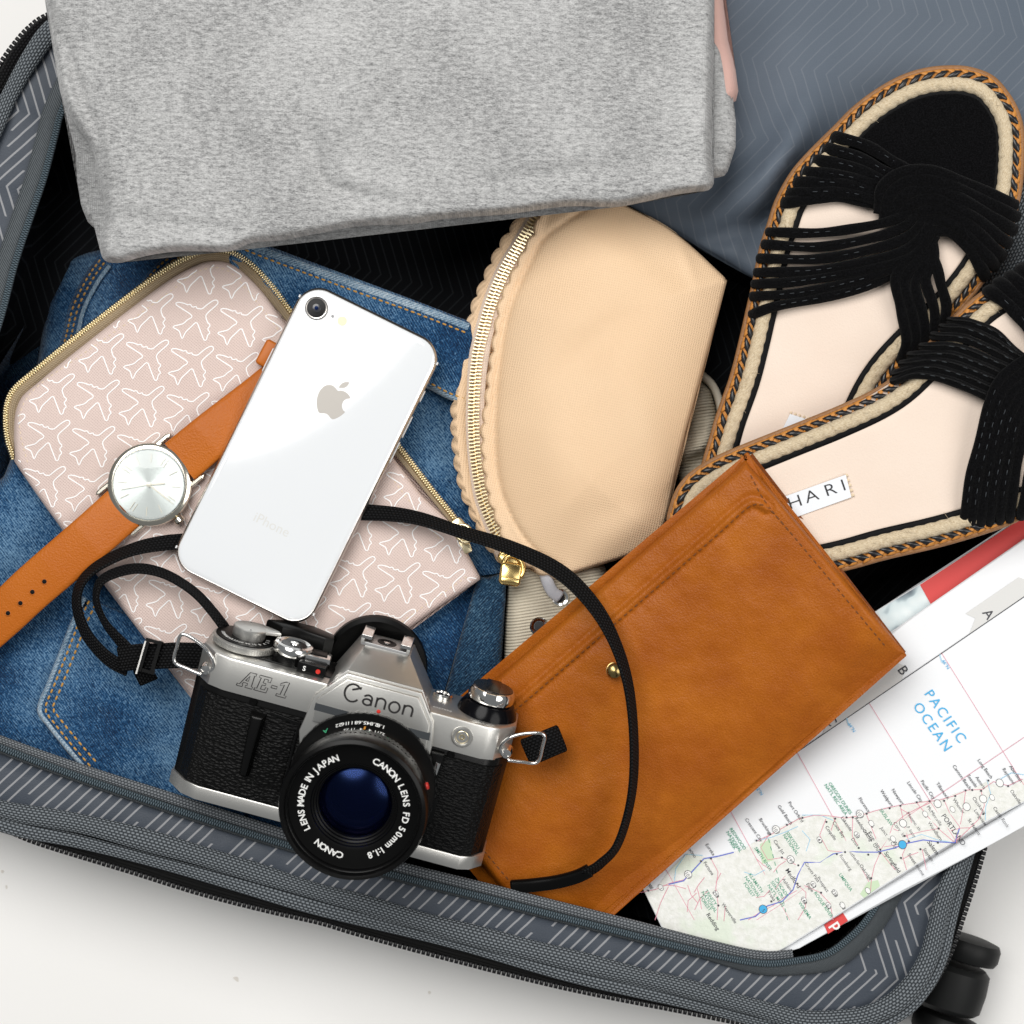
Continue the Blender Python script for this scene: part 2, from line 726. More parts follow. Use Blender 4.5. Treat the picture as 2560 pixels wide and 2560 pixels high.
def webbing(name, ca, cb, pu, pv, bump=.0004, rough=.75, herring=False):
    """woven band: uv in metres, pu / pv thread pitch in mm"""
    t = Mat(name, ca, rough, spec=.3 if ca[0] > .05 else .1)
    u, v, _ = t.xyz(t.vec('UV', (MM, MM, MM)))
    if herring:
        a = ((u / pu + (v / (pv * 4)).pp(1.0) * 4.0).frac() - .5).abs() * 2.0
        h = a
    else:
        row = (v / pv)._m('FLOOR')
        a = (((u / pu) + row * .5).frac() * math.pi).sin()
        b = ((v / pv).frac() * math.pi).sin()
        h = a * b
    nz = t.noise(t.vec('UV', (MM, MM, MM)), .9, 2)
    f = h * .75 + nz * .35
    t.color(t.mix(f.step(.15, .85), cb, ca))
    t.bump(h, bump)
    return t.m


M_web = webbing('grey_webbing', (.225, .25, .27), (.024, .029, .035), 2.0, 1.15, .0006)
M_tape = webbing('grey_zip_tape', (.215, .23, .245), (.04, .046, .053), 1.5, 1.3, .0004)
M_herr = webbing('herringbone_tape', (.125, .14, .15), (.035, .042, .048), 1.2, 1.4, .0003, herring=True)
M_bweb = webbing('black_webbing', (.013, .013, .014), (.002, .002, .002), 1.6, 1.2, .0006, .6)
M_bweb2 = webbing('black_zip_tape', (.012, .012, .012), (.004, .004, .004), 1.6, 1.5, .0003, .7)
M_coil = Mat('teal_coil', (.075, .105, .125), .4, spec=.5).m
M_tooth = Mat('black_tooth', (.008, .008, .009), .38, spec=.35).m
M_shell = Mat('black_shell', (.006, .006, .007), .38, spec=.25).m
t = Mat('wheel_plastic', (.010, .0105, .0105), .5, spec=.2)
M_wheel = t.m

# heather grey jersey
t = Mat('heather_jersey', (.45, .45, .45), .95, spec=.1, sheen=.25)
o = t.vec('UV', (MM, MM, MM))
a = t.noise(t.vec('UV', (MM * .26, MM * .76, 1)), 1.0, 5, .76)
b = t.noise(t.vec('UV', (MM * .95, MM * 2.1, 1)), 1.0, 2, .6)
c = t.noise(o, .018, 3)
x, y, _ = t.xyz(o)
kn = ((x / .85).frac() * math.pi).sin()
f = a * .85 + b * .45 + c * .32 - .33
t.color(t.ramp(f, [(.27, (.135, .135, .137)), (.41, (.285, .285, .285)), (.52, (.44, .44, .437)), (.68, (.60, .60, .595))]))
t.bump(kn * .3 + b * .6 + a * .4, .00022)
M_jersey = t.m
t = Mat('pink_jersey', (.74, .47, .41), .95, spec=.1, sheen=.2)
t.bump(t.noise(t.vec('UV', (MM, MM, MM)), 2.0, 2), .0003)
M_pinkj = t.m


# denim
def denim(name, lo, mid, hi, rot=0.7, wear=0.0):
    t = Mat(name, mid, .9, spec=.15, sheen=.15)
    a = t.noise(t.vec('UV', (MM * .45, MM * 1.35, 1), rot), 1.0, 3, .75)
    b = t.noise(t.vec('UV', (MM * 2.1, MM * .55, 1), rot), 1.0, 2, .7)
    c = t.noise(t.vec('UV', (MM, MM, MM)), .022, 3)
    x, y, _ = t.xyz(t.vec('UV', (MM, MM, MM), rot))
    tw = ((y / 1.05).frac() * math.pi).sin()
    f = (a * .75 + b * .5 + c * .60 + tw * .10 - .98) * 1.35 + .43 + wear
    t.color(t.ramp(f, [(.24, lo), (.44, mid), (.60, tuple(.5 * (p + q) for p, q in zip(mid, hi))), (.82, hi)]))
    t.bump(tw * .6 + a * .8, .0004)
    return t.m


M_denim = denim('blue_denim', (.003, .018, .055), (.012, .068, .170), (.20, .36, .53))
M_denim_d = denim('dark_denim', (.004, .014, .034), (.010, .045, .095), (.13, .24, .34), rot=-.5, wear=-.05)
M_denim_w = denim('worn_denim_edge', (.05, .10, .17), (.17, .27, .37), (.52, .60, .66), wear=.06)
M_gold_thread = Mat('gold_thread', (.50, .27, .055), .8).m


def saffiano(name, col, col2, pitch=.95, rot=0.0, rough=.5):
    t = Mat(name, col, rough, spec=.35)
    x, y, _ = t.xyz(t.vec('UV', (MM, MM, MM), rot))
    wv = t.noise(t.vec('UV', (MM, MM, MM)), .35, 2)
    a = (((x + wv * .6) / pitch).frac() * math.pi).sin()
    b = (((y + wv * .6) / (pitch * 1.05)).frac() * math.pi).sin()
    h = a.max(b * .9)
    c = t.noise(t.vec('UV', (MM, MM, MM)), .02, 2)
    base = t.mix(c, col, col2)
    t.color(t.mix((h * -1.0 + 1.0) * .28, base, tuple(q * .72 for q in col)))
    t.bump(h, .00022)
    return t.m


M_peach = saffiano('peach_leather', (.79, .545, .335), (.835, .61, .40), 1.05, .2)
M_peach_flat = Mat('peach_edge', (.83, .56, .34), .45).m
M_pinkp = saffiano('blush_leather', (.66, .515, .465), (.72, .585, .535), .95, .1)
M_white_print = Mat('white_print', (.92, .90, .89), .5).m
M_tan_tape = webbing('tan_zip_tape', (.42, .33, .215), (.25, .185, .115), 1.1, .9, .0002)
M_cream_tape = webbing('cream_zip_tape', (.80, .66, .55), (.66, .52, .42), 1.1, .9, .0001)
M_gold = Mat('gold_metal', (.90, .66, .27), .22, 1.0).m
M_palegold = Mat('pale_gold_metal', (.86, .74, .48), .28, 1.0).m
M_brass = Mat('antique_brass', (.36, .27, .11), .28, 1.0).m


def leather(name, lo, hi, scale=1.0, rough=.42, patch=.02, bump=.00018, grain=1.5):
    t = Mat(name, lo, rough, spec=.24)
    o = t.vec('UV', (MM, MM, MM))
    a = t.noise(o, patch, 4, .6)
    b = t.noise(o, grain, 3, .6)
    vo = t.voro(o, grain * .8)
    t.color(t.mix((a * .75 + b * .40 - .20).step(.10, .80), lo, hi))
    t.bump(vo * .7 + b * .8, bump)
    t.rough(b * .2 + (rough - .1))
    return t.m


M_wallet = leather('tan_leather', (.29, .066, .0035), (.50, .153, .011), patch=.028)
M_wallet_edge = leather('dark_leather_edge', (.16, .04, .006), (.26, .075, .014))
M_watchstrap = leather('watch_leather', (.44, .110, .009), (.55, .160, .017), patch=.015)
M_brown_thread = Mat('brown_thread', (.16, .05, .008), .8).m
M_insole = leather('cream_insole', (.775, .635, .53), (.825, .70, .60), patch=.02, bump=.00007, rough=.5)
M_sole = leather('tan_sole', (.27, .13, .052), (.36, .185, .085), patch=.06)
M_braid_o = leather('orange_braid', (.48, .19, .035), (.66, .30, .075), patch=.2)
M_braid_k = Mat('black_braid', (.012, .012, .014), .32, spec=.5).m
t = Mat('jute_rope', (.72, .58, .40), .9, spec=.1)
nz = t.noise(t.vec('UV', (MM * .8, MM * 3.0, 1), .5), 1.0, 3, .7)
t.color(t.mix(nz.step(.25, .75), (.48, .36, .21), (.82, .71, .53)))
t.bump(nz, .0004)
M_rope = t.m
t = Mat('black_suede', (.006, .006, .007), 1.0, spec=.04, sheen=.045)
nz = t.noise(t.vec('Object', (MM, MM, MM)), 1.6, 3, .7)
t.color(t.mix(nz.step(.35, .75), (.0018, .0018, .002), (.007, .007, .008)))
t.bump(nz, .0004)
M_suede = t.m
M_black_pipe = Mat('black_piping', (.003, .003, .0035), .6, spec=.12).m
M_grey_thread = Mat('grey_thread', (.06, .07, .078), .8).m
M_cream_thread = Mat('cream_thread', (.74, .60, .42), .8).m
M_label = Mat('white_label_cloth', (.80, .83, .87), .7).m
M_ink = Mat('black_ink', (.012, .012, .014), .6).m
t = Mat('cream_canvas', (.62, .55, .42), .95, spec=.1)
x, y, _ = t.xyz(t.vec('UV', (MM, MM, MM), -.15))
rib = ((y / 1.35).frac() * math.pi).sin()
nz = t.noise(t.vec('UV', (MM, MM, MM)), 1.2, 3)
t.color(t.mix((rib * .5 + nz * .6).step(.1, .9), (.54, .47, .35), (.70, .63, .50)))
t.bump(rib, .0004)
M_canvas = t.m
M_lace = Mat('white_lace', (.62, .62, .66), .95).m
M_rubber = Mat('cream_rubber', (.62, .56, .45), .6).m

# phone
M_phone_glass = Mat('white_phone_glass', (.765, .785, .805), .06, spec=.5, coat=.5).m
M_alu = Mat('silver_aluminium', (.60, .57, .54), .32, 1.0).m
M_alu_l = Mat('antenna_plastic', (.72, .72, .72), .4).m
M_logo = Mat('mirror_logo', (.40, .375, .345), .38, .25).m
M_black_gloss = Mat('black_gloss', (.003, .003, .004), .18, spec=.12).m
M_flash = Mat('flash_amber', (.85, .72, .50), .3).m
M_greyprint = Mat('grey_print', (.66, .66, .64), .5).m

# watch and camera
M_marker = Mat('pale_marker', (.62, .60, .52), .35, .4).m
M_steel = Mat('polished_pale_gold', (.80, .75, .64), .16, 1.0).m
t = Mat('sunburst_dial', (.60, .645, .63), .36, .6)
t.b.inputs['Anisotropic'].default_value = .85
tg = t.nt.nodes.new('ShaderNodeTangent'); tg.direction_type = 'RADIAL'; tg.axis = 'Z'
t.nt.links.new(tg.outputs[0], t.b.inputs['Tangent'])
M_dial = t.m
M_chrome = Mat('bright_chrome', (.80, .79, .77), .14, 1.0).m
t = Mat('satin_chrome', (.63, .62, .59), .36, .92)
t.bump(t.noise(t.vec('Object', (MM, MM, MM)), 3.0, 2), .00003)
M_satin = t.m
t = Mat('satin_chrome_dark', (.45, .45, .45), .4, .9)
M_satin_d = t.m
t = Mat('camera_leatherette', (.004, .004, .004), .40, spec=.11)
o = t.vec('Object', (MM * .55, MM * 1.15, MM), .25)
vo = t.voro(o, .85)
nz = t.noise(o, .9, 3)
t.bump(vo * 1.0 + nz * .6, .0006)
M_grain = t.m
M_black_paint = Mat('black_paint', (.004, .004, .004), .24, spec=.22).m
M_black_satin = Mat('black_satin', (.003, .003, .003), .30, spec=.13).m
t = Mat('coated_glass', (.002, .002, .008), .3, spec=.25)
t.b.inputs['Coat Tint'].default_value = (.12, .30, 1, 1)
t.b.inputs['Specular Tint'].default_value = (.10, .28, 1, 1)
M_lens_in = t.m
t = Mat('front_glass', (1, 1, 1), .02)
nt = t.nt
tr = nt.nodes.new('ShaderNodeBsdfTransparent')
gl = nt.nodes.new('ShaderNodeBsdfGlossy'); gl.inputs['Roughness'].default_value = .2
gl.inputs['Color'].default_value = (.12, .22, .70, 1)
tr.inputs['Color'].default_value = (.55, .52, .66, 1)
fr = nt.nodes.new('ShaderNodeFresnel'); fr.inputs[0].default_value = 1.7
mx = nt.nodes.new('ShaderNodeMixShader')
mth = nt.nodes.new('ShaderNodeMath'); mth.operation = 'MULTIPLY_ADD'; mth.inputs[1].default_value = .75; mth.inputs[2].default_value = .0
nt.links.new(fr.outputs[0], mth.inputs[0]); nt.links.new(mth.outputs[0], mx.inputs[0])
nt.links.new(tr.outputs[0], mx.inputs[1]); nt.links.new(gl.outputs[0], mx.inputs[2])
nt.links.new(mx.outputs[0], nt.nodes['Material Output'].inputs[0])
M_front_glass = t.m
t = Mat('clear_crystal', (1, 1, 1), .02)
nt = t.nt
tr = nt.nodes.new('ShaderNodeBsdfTransparent')
gl = nt.nodes.new('ShaderNodeBsdfGlossy'); gl.inputs['Roughness'].default_value = .02
fr = nt.nodes.new('ShaderNodeFresnel'); fr.inputs[0].default_value = 1.45
mx = nt.nodes.new('ShaderNodeMixShader')
nt.links.new(fr.outputs[0], mx.inputs[0]); nt.links.new(tr.outputs[0], mx.inputs[1]); nt.links.new(gl.outputs[0], mx.inputs[2])
nt.links.new(mx.outputs[0], nt.nodes['Material Output'].inputs[0])
M_crystal = t.m
M_grip_rubber = Mat('grip_rubber', (.008, .008, .008), .42, spec=.45).m
M_white_ink = Mat('white_ink', (.85, .85, .83), .5).m
M_green_ink = Mat('green_ink', (.04, .38, .18), .5).m
M_orange_ink = Mat('orange_ink', (.75, .30, .02), .5).m
M_red = Mat('red_paint', (.62, .03, .02), .35).m
M_engrave = Mat('engraved_black', (.02, .018, .018), .5).m

# map
M_paper = Mat('white_paper', (.84, .855, .875), .55, spec=.3).m
t = Mat('map_relief', (.72, .74, .68), .6, spec=.25)
o = t.vec('Object', (MM, MM, MM))
a = t.noise(o, .35, 4, .65)
c = t.noise(o, .045, 3)
t.color(t.mix(c.step(.56, .70), t.mix(a.step(.3, .7), (.74, .745, .69), (.85, .85, .82)), (.73, .79, .68)))
t.bump(a, .00045)
M_relief = t.m
M_map_pink = Mat('pink_ink', (.72, .28, .36), .6).m
M_map_blue = Mat('blue_ink', (.14, .18, .60), .6).m
M_map_lblue = Mat('light_blue_ink', (.35, .62, .80), .6).m
M_map_cyan = Mat('cyan_ink', (.05, .42, .75), .6).m
M_map_green = Mat('map_green_ink', (.06, .33, .20), .6).m
M_map_grey = Mat('grey_band_ink', (.68, .68, .665), .6).m
M_map_white = Mat('white_shield', (.86, .86, .84), .6).m
M_map_dgreen = Mat('pale_green_park', (.58, .72, .50), .6).m
M_map_text = Mat('dark_grey_ink', (.05, .05, .06), .6).m
M_map_red = Mat('red_band_ink', (.68, .055, .05), .55).m
t = Mat('snow_photo_print', (.5, .6, .65), .5)
nz = t.noise(t.vec('Object', (MM, MM, MM)), .07, 2, .5)
t.color(t.ramp(nz, [(.36, (.10, .13, .16)), (.47, (.30, .38, .42)), (.52, (.62, .72, .74)), (.7, (.80, .86, .86))]))
M_snow = t.m


# ------------------------------------------------------------------ table
TZ = -0.072
tb = mk('table_top', [(-2.5, -2.5, TZ), (2.5, -2.5, TZ), (2.5, 2.5, TZ), (-2.5, 2.5, TZ)], [(0, 1, 2, 3)], M_table, None, False)
tag(tb, 'plain white table top under the suitcase', 'table', kind='structure')

# ------------------------------------------------------------------ suitcase
case = thing('suitcase', P(1000, 1300, TZ), 'open black suitcase with slate chevron lining and grey webbing binding', 'suitcase')
OUT = [(420, -60), (270, -25), (121, 36), (72, 69), (36, 109), (0, 160), (-60, 260), (-120, 400), (-250, 850), (-380, 1350), (-460, 1700), (-440, 1850), (-360, 1940),
       (-200, 2002), (0, 2071), (83, 2104), (166, 2131), (331, 2181), (497, 2233), (663, 2276), (800, 2307), (900, 2337), (1128, 2399), (1412, 2470), (1697, 2527),
       (1868, 2562), (2000, 2588), (2100, 2596), (2170, 2585), (2225, 2560), (2259, 2537), (2293, 2506), (2327, 2472), (2351, 2435), (2375, 2387), (2392, 2343), (2409, 2291),
       (2426, 2240), (2440, 2196), (2460, 2127), (2500, 1990), (2560, 1790), (2640, 1500)]
outp = path(OUT, 6)                       # teeth line, travelling down the left side then right
# outside = to the right of travel on screen? left side travelling down: outside is at left (-x)
def oz(p, z): return W(p, z)

shell_top = offset(outp, 8)
tst = offset(outp[:60], 30)[20] - outp[20]
OSG = 1 if (tst[0] > 0) else -1          # +1: positive offset goes inwards
rows = [W(offset(outp, OSG * d), z) for d, z in ((16, -.006), (10, -.012), (12, -.022), (18, -.046), (36, -.064), (70, -.0708))]
loft('shell', rows, M_shell, case)
# black zip tape with its teeth
ztape = loft('zip_tape', [W(offset(outp, OSG * d), z) for d, z in ((3, -.0052), (4, -.004), (18, -.0034), (40, -.0028))], M_bweb2, case)
mb = MB()
tooth_v = [Vector(v) for v in ((-.0009, -.0013, -.001), (.0009, -.0013, -.001), (.0009, .0016, -.001), (-.0009, .0016, -.001),
                               (-.0006, -.0009, .0010), (.0006, -.0009, .0010), (.0007, .0012, .0009), (-.0007, .0012, .0009))]
tooth_f = [(0, 1, 5, 4), (1, 2, 6, 5), (2, 3, 7, 6), (3, 0, 4, 7), (4, 5, 6, 7), (3, 2, 1, 0)]
tooth_me = bpy.data.meshes.new('zip_tooth')
tooth_me.from_pydata(tooth_v, [], tooth_f); tooth_me.materials.append(M_tooth)
tooth_me.polygons.foreach_set('use_smooth', np.ones(6, dtype=bool))
tq = resample(outp, 12.2)
tq = np.array([q for q in tq if (-30 < q[0] < 2590 and -30 < q[1] < 2590)])
keep = []
for i in range(len(tq) - 1):
    if np.linalg.norm(tq[i + 1] - tq[i]) < 20: keep.append(i)
for i in keep[:298]:
    a, b = P(*tq[i], -.0042), P(*tq[i + 1], -.0042)
    tt = (b - a).normalized()
    nn = Vector((tt.y, -tt.x, 0))
    M = Matrix.Translation(a) @ Matrix((tt, -nn, Vector((0, 0, 1)))).transposed().to_4x4()
    inst('zip_tooth', tooth_me, M, ztape)

# grey webbing rolls
R1 = [(430, 20), (280, 38), (160, 60), (123, 80), (80, 140), (36, 215), (0, 290), (-60, 440), (-170, 830), (-300, 1320), (-380, 1680), (-355, 1800), (-270, 1880), (-150, 1950),
      (0, 2013), (200, 2050), (400, 2101), (600, 2160), (800, 2222), (900, 2248), (1128, 2315), (1412, 2387), (1697, 2456), (1900, 2513), (2010, 2542), (2105, 2549), (2173, 2537),
      (2242, 2503), (2293, 2448), (2324, 2387), (2341, 2319), (2358, 2250), (2378, 2199), (2402, 2140), (2440, 2000), (2490, 1800), (2560, 1520)]
r1 = path([(a, b + (9 if b > 1900 and a < 2050 else 0)) for a, b in R1], 5)
wv = np.array([.0012 * math.sin(i * .045) for i in range(len(r1))])
sweep_obj('binding_roll', W(r1, .0008 + wv * .3), circle(.0043, 14, 1.0, .66), M_web, case,
          scale=[1 + .10 * math.sin(i * .033 + 1) + .05 * math.sin(i * .11) for i in range(len(r1))])
R2 = [(-200, 1960), (0, 2052), (200, 2098), (400, 2150), (600, 2206), (800, 2264), (1128, 2348), (1412, 2426), (1697, 2493), (1900, 2546), (2010, 2572), (2105, 2578), (2180, 2565), (2262, 2522), (2318, 2458), (2352, 2390), (2370, 2320), (2388, 2250), (2425, 2120)]
r2 = path([(a, b + (6 if a < 2000 else 0)) for a, b in R2], 5)
sweep_obj('binding_edge', W(r2, -.0018), circle(.0033, 12, 1.0, .62), M_web, case,
          scale=[1 + .12 * math.sin(i * .04) for i in range(len(r2))])
rl = path([(420, -20), (270, 10), (125, 55), (52, 125), (5, 205), (-60, 320), (-160, 640), (-240, 920)], 5)
sweep_obj('binding_edge', W(rl, -.002), circle(.0034, 12, 1.0, .8), M_bweb, case)

# inner zip of the divider: herringbone tape, teal coil, flat grey tape
COIL = [(300, 60), (215, 160), (156, 275), (138, 337), (109, 446), (72, 554), (36, 663), (0, 800), (-60, 980), (-180, 1380), (-240, 1620), (-215, 1740), (-130, 1810),
        (0, 1868), (200, 1943), (400, 2011), (600, 2076), (740, 2119), (980, 2186), (1200, 2241), (1500, 2317), (1750, 2379), (1900, 2408), (2002, 2400), (2071, 2383),
        (2122, 2346), (2160, 2308), (2190, 2264), (2225, 2190), (2270, 2060), (2330, 1860), (2420, 1560)]
cp = path(COIL, 5)
# lining band between coil and binding roll
band_out = resample(np.array(r1), 5)
nb = 520
def samp(p, n):
    d = np.r_[0, np.cumsum(np.linalg.norm(np.diff(p, axis=0), axis=1))]
    t_ = np.linspace(0, d[-1], n)
    return np.stack([np.interp(t_, d, p[:, i]) for i in range(2)], 1)
def samp_by_ctrl(A, nper):
    return cr(A, nper)
# pair the two curves by nearest point so that the band does not shear
bi = samp(cp, nb)
d = ((bi[:, None, :] - r1[None]) ** 2).sum(2)
j = np.maximum.accumulate(d.argmin(1))
j = np.convolve(np.pad(j, 6, mode='edge'), np.ones(13) / 13, 'valid')
bo = np.stack([np.interp(j, np.arange(len(r1)), r1[:, i]) for i in range(2)], 1)
rows = []
for f, dz in ((0, -.002), (.12, -.0042), (.35, -.0038 + .0008), (.6, -.0026), (.85, -.0022), (1, -.003)):
    q = bi * (1 - f) + bo * f
    z = np.array([dz + .0010 * fbm(a, b, 1 / 90., 3.3) for a, b in q])
    rows.append(W(q, z))
loft('lining_band', rows, M_lining, case)
# herringbone tape on the band side of the coil (left side and bottom right corner)
ctan = tangents(cp)
HW = np.interp(np.arange(len(cp)), [0] + [int(np.argmin(((cp - q) ** 2).sum(1))) for q in ((36, 663), (-180, 1380), (0, 1868), (1750, 2379), (1960, 2405), (2100, 2360))] + [len(cp)], [38, 38, 30, 7, 7, 26, 38, 38])
loft('zip_tape', [W(offset(cp, -OSG * dd), z) for dd, z in ((6, -.0005), (6 + 4 * HW / 38, .0002), (6 + 24 * HW / 38, .0004), (6 + HW, -.0006), (8 + HW, -.0022))], M_herr, case)
# flat grey tape on the inside along the lower rim
sel = (cp[:, 1] > 1800) & (cp[:, 0] < 1990) & (cp[:, 0] > -150)
gt = cp[sel]
wdt = np.interp(gt[:, 0], [-150, 0, 400, 1000, 1600, 1990], [26, 29, 38, 37, 38, 30])
rows = []
for f, z in ((.25, -.0010), (.35, .0004), (.6, .0008), (.9, .0005), (1.0, -.0006), (1.0, -.004)):
    rows.append(W(offset(gt, OSG * (wdt * f)), z))
loft('zip_flap', rows, M_tape, case)
# coil: two rows of wire loops joined as one part
mb = MB()
cq = resample(cp, 6.2)
ct = tangents(cq)
inview = lambda q, m=40: -m < q[0] < 2560 + m and -m < q[1] < 2560 + m
for i in range(len(cq)):
    if not inview(cq[i]): continue
    for sd in (-1, 1):
        n2 = np.array([ct[i][1], -ct[i][0]])
        c0 = cq[i] + n2 * sd * 3.6 + ct[i] * (1.5 * sd)
        c = P(c0[0], c0[1], .0004)
        tx = Vector((ct[i][0], -ct[i][1], 0)); ny = Vector((n2[0], -n2[1], 0))
        V = []
        for a in range(6):
            an = a * math.pi / 3
            for e in (-1, 1):
                V.append(c + ny * (e * .00068) + tx * (.00046 * math.cos(an)) + Vector((0, 0, .0009 * math.sin(an))))
        F = [(2 * a, 2 * a + 1, (2 * a + 3) % 12, (2 * a + 2) % 12) for a in range(6)] + [(0, 2, 4, 6, 8, 10), (11, 9, 7, 5, 3, 1)]
        mb.add(V, F)
mb.build('zip_coil', M_coil, case, True, 'stuff')
loft('zip_tape', [W(offset(cp, dd), -.0003) for dd in (-9, 9)], Mat('teal_tape', (.03, .042, .05), .7).m, case)

# interior walls and floor
INN = cr([(300, 60), (215, 160), (150, 285), (105, 446), (36, 655), (-8, 810), (-60, 980), (-180, 1380), (-240, 1620), (-215, 1740), (-130, 1806), (0, 1852), (200, 1925), (400, 1992), (740, 2100), (980, 2165), (1200, 2222), (1500, 2298), (1750, 2358), (1900, 2384),
                (2002, 2385), (2071, 2368), (2110, 2335), (2150, 2298), (2180, 2254), (2215, 2180), (2270, 2040), (2330, 1860), (2450, 1500), (2600, 1150), (2500, 980), (2200, 840), (1870, 690), (1568, 512), (1300, 400), (800, 240), (450, 110)], 6, True)
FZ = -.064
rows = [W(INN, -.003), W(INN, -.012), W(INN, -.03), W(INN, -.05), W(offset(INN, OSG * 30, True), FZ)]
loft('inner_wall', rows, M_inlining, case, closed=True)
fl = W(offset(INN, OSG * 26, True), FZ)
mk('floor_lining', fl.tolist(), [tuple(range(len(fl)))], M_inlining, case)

# lid lining that spreads beyond the hinge, with soft creases
def lidh(q, d):
    out = np.zeros(len(q))
    for i, (x, y) in enumerate(q):
        z = .0035 * fbm(x + .5 * y, y * .6, 1 / 330., 1.1, 2)
        for cx, cy, a, L, wd, amp in ((1950, 400, -1.1, 190, 40, .007), (1990, 480, -.9, 170, 34, -.008), (1890, 450, -.75, 170, 44, .006), (1860, 570, -.3, 150, 32, -.006), (1880, 200, -1.3, 190, 70, -.004)):
            u_ = (x - cx) * math.cos(a) + (y - cy) * math.sin(a)
            v_ = -(x - cx) * math.sin(a) + (y - cy) * math.cos(a)
            z += amp * math.exp(-(u_ / L) ** 2 - (v_ / wd) ** 2)
        out[i] = z
    return out
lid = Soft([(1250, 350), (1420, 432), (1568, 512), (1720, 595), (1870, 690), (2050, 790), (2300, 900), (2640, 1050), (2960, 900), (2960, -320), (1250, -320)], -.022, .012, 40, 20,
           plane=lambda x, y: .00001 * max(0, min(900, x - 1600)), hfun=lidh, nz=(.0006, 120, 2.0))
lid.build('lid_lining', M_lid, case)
# webbing strap over the lid lining, right edge of the picture
sp = path([(2700, 380), (2610, 480), (2560, 570), (2500, 680), (2420, 830), (2330, 1000)], 6)
sweep_obj('packing_strap', W(sp, lambda x, y: -.007), flat(.020, .0016), M_web, case)
# second zip glimpsed between sandal and map
sp2 = path([(2500, 1330), (2455, 1400), (2420, 1500)], 5)
sweep_obj('zip_tape', W(sp2, -.012), flat(.006, .0012), M_herr, case)

# casters on the far side of the shell
def caster(o, q, ang):
    """twin wheel caster, axle lying roughly along the shell edge"""
    c = P(*q, -.050)
    M = Matrix.Translation(c) @ Matrix.Rotation(ang, 4, 'Z') @ Matrix.Diagonal((.86, .86, .86, 1))
    # local x points away from the shell, y along the edge
    V, F = extr([(-.022, -.012), (.004, -.012), (.012, -.007), (.012, .007), (.004, .012), (-.022, .012)], -.012, .012, .003, M)
    mnt = mk('caster_mount', V, F, M_wheel, o)
    for s_ in (-1, 1):
        Mw = M @ Matrix.Translation((.010, s_ * .0215, 0)) @ Matrix.Rotation(math.pi / 2, 4, 'X')
        lathe_obj('wheel', [(.001, -.0065), (.012, -.0065), (.0165, -.0055), (.0178, -.003), (.0178, .003), (.0165, .0055), (.012, .0065), (.001, .0065)], M_wheel, o, 28, Mw)
    Mf = M @ Matrix.Translation((.006, 0, 0)) @ Matrix.Rotation(math.pi / 2, 4, 'X')
    lathe_obj('caster_fork', [(.001, -.0125), (.017, -.0125), (.0198, -.010), (.0205, 0), (.0198, .010), (.017, .0125), (.001, .0125)], M_wheel, o, 28, Mf)
caster(case, (2345, 2455), math.radians(-16))


# ------------------------------------------------------------------ folded clothes
# pink shirt under the grey one
pk = thing('folded_shirt', P(900, 250, -.03), 'pale pink folded shirt peeking out under the grey sweatshirt', 'shirt')
Soft([(172, -120), (178, 300), (184, 322), (190, 375), (230, 470), (600, 430), (1300, 400), (1700, 330), (1800, 270), (1838, 256), (1847, 238), (1838, 166), (1821, 104), (1808, 0), (1800, -120)], .0075, .030, 26, 26,
     nz=(.001, 120, 3)).build('shirt_body', M_pinkj, pk)

sw = thing('folded_sweatshirt', P(900, 250, -.02), 'heather grey sweatshirt folded flat across the top of the case', 'sweatshirt')
# lower fold of the sweatshirt
low = [(140, -140), (150, 232), (172, 300), (188, 362), (190, 410), (193, 453), (203, 515), (221, 558), (247, 578), (300, 600), (620, 570), (1100, 500), (1600, 440), (1789, 446), (1818, 437), (1823, 408), (1839, 373), (1840, 300), (1834, 285), (1822, 207), (1805, 124), (1786, 87), (1784, -140)]
def lowh(q, d):
    # small pinched creases at the two lower corners
    return np.array([.0022 * math.sin((x * .5 + y) / 11.0) * math.exp(-((x - 230) / 60.) ** 2 - ((y - 530) / 45.) ** 2) + .002 * math.sin((x * .3 - y) / 9.0) * math.exp(-((x - 1820) / 50.) ** 2 - ((y - 380) / 60.) ** 2) for x, y in q])
Soft(low, .009, .020, 24, 16, hfun=lowh, nz=(.0012, 110, 5), uvrot=.05).build('lower_fold', M_jersey, sw)
top = [(96, -160), (104, -60), (112, 0), (123, 43), (138, 145), (151, 232), (176, 292), (208, 338), (226, 364), (236, 391), (247, 440), (257, 489), (263, 543), (256, 575), (249, 600), (250, 622), (256, 645), (266, 654), (279, 657), (308, 656), (362, 641), (435, 630), (507, 629),
       (562, 630), (598, 621), (634, 606), (707, 601), (841, 575), (908, 565), (960, 563), (1009, 562), (1060, 556), (1110, 548), (1200, 541), (1286, 534), (1390, 519), (1450, 516), (1535, 518), (1597, 508), (1680, 489), (1740, 480), (1768, 477), (1782, 466), (1785, 448), (1780, 414), (1779, 330),
       (1781, 248), (1784, 100), (1786, 0), (1786, -160)]
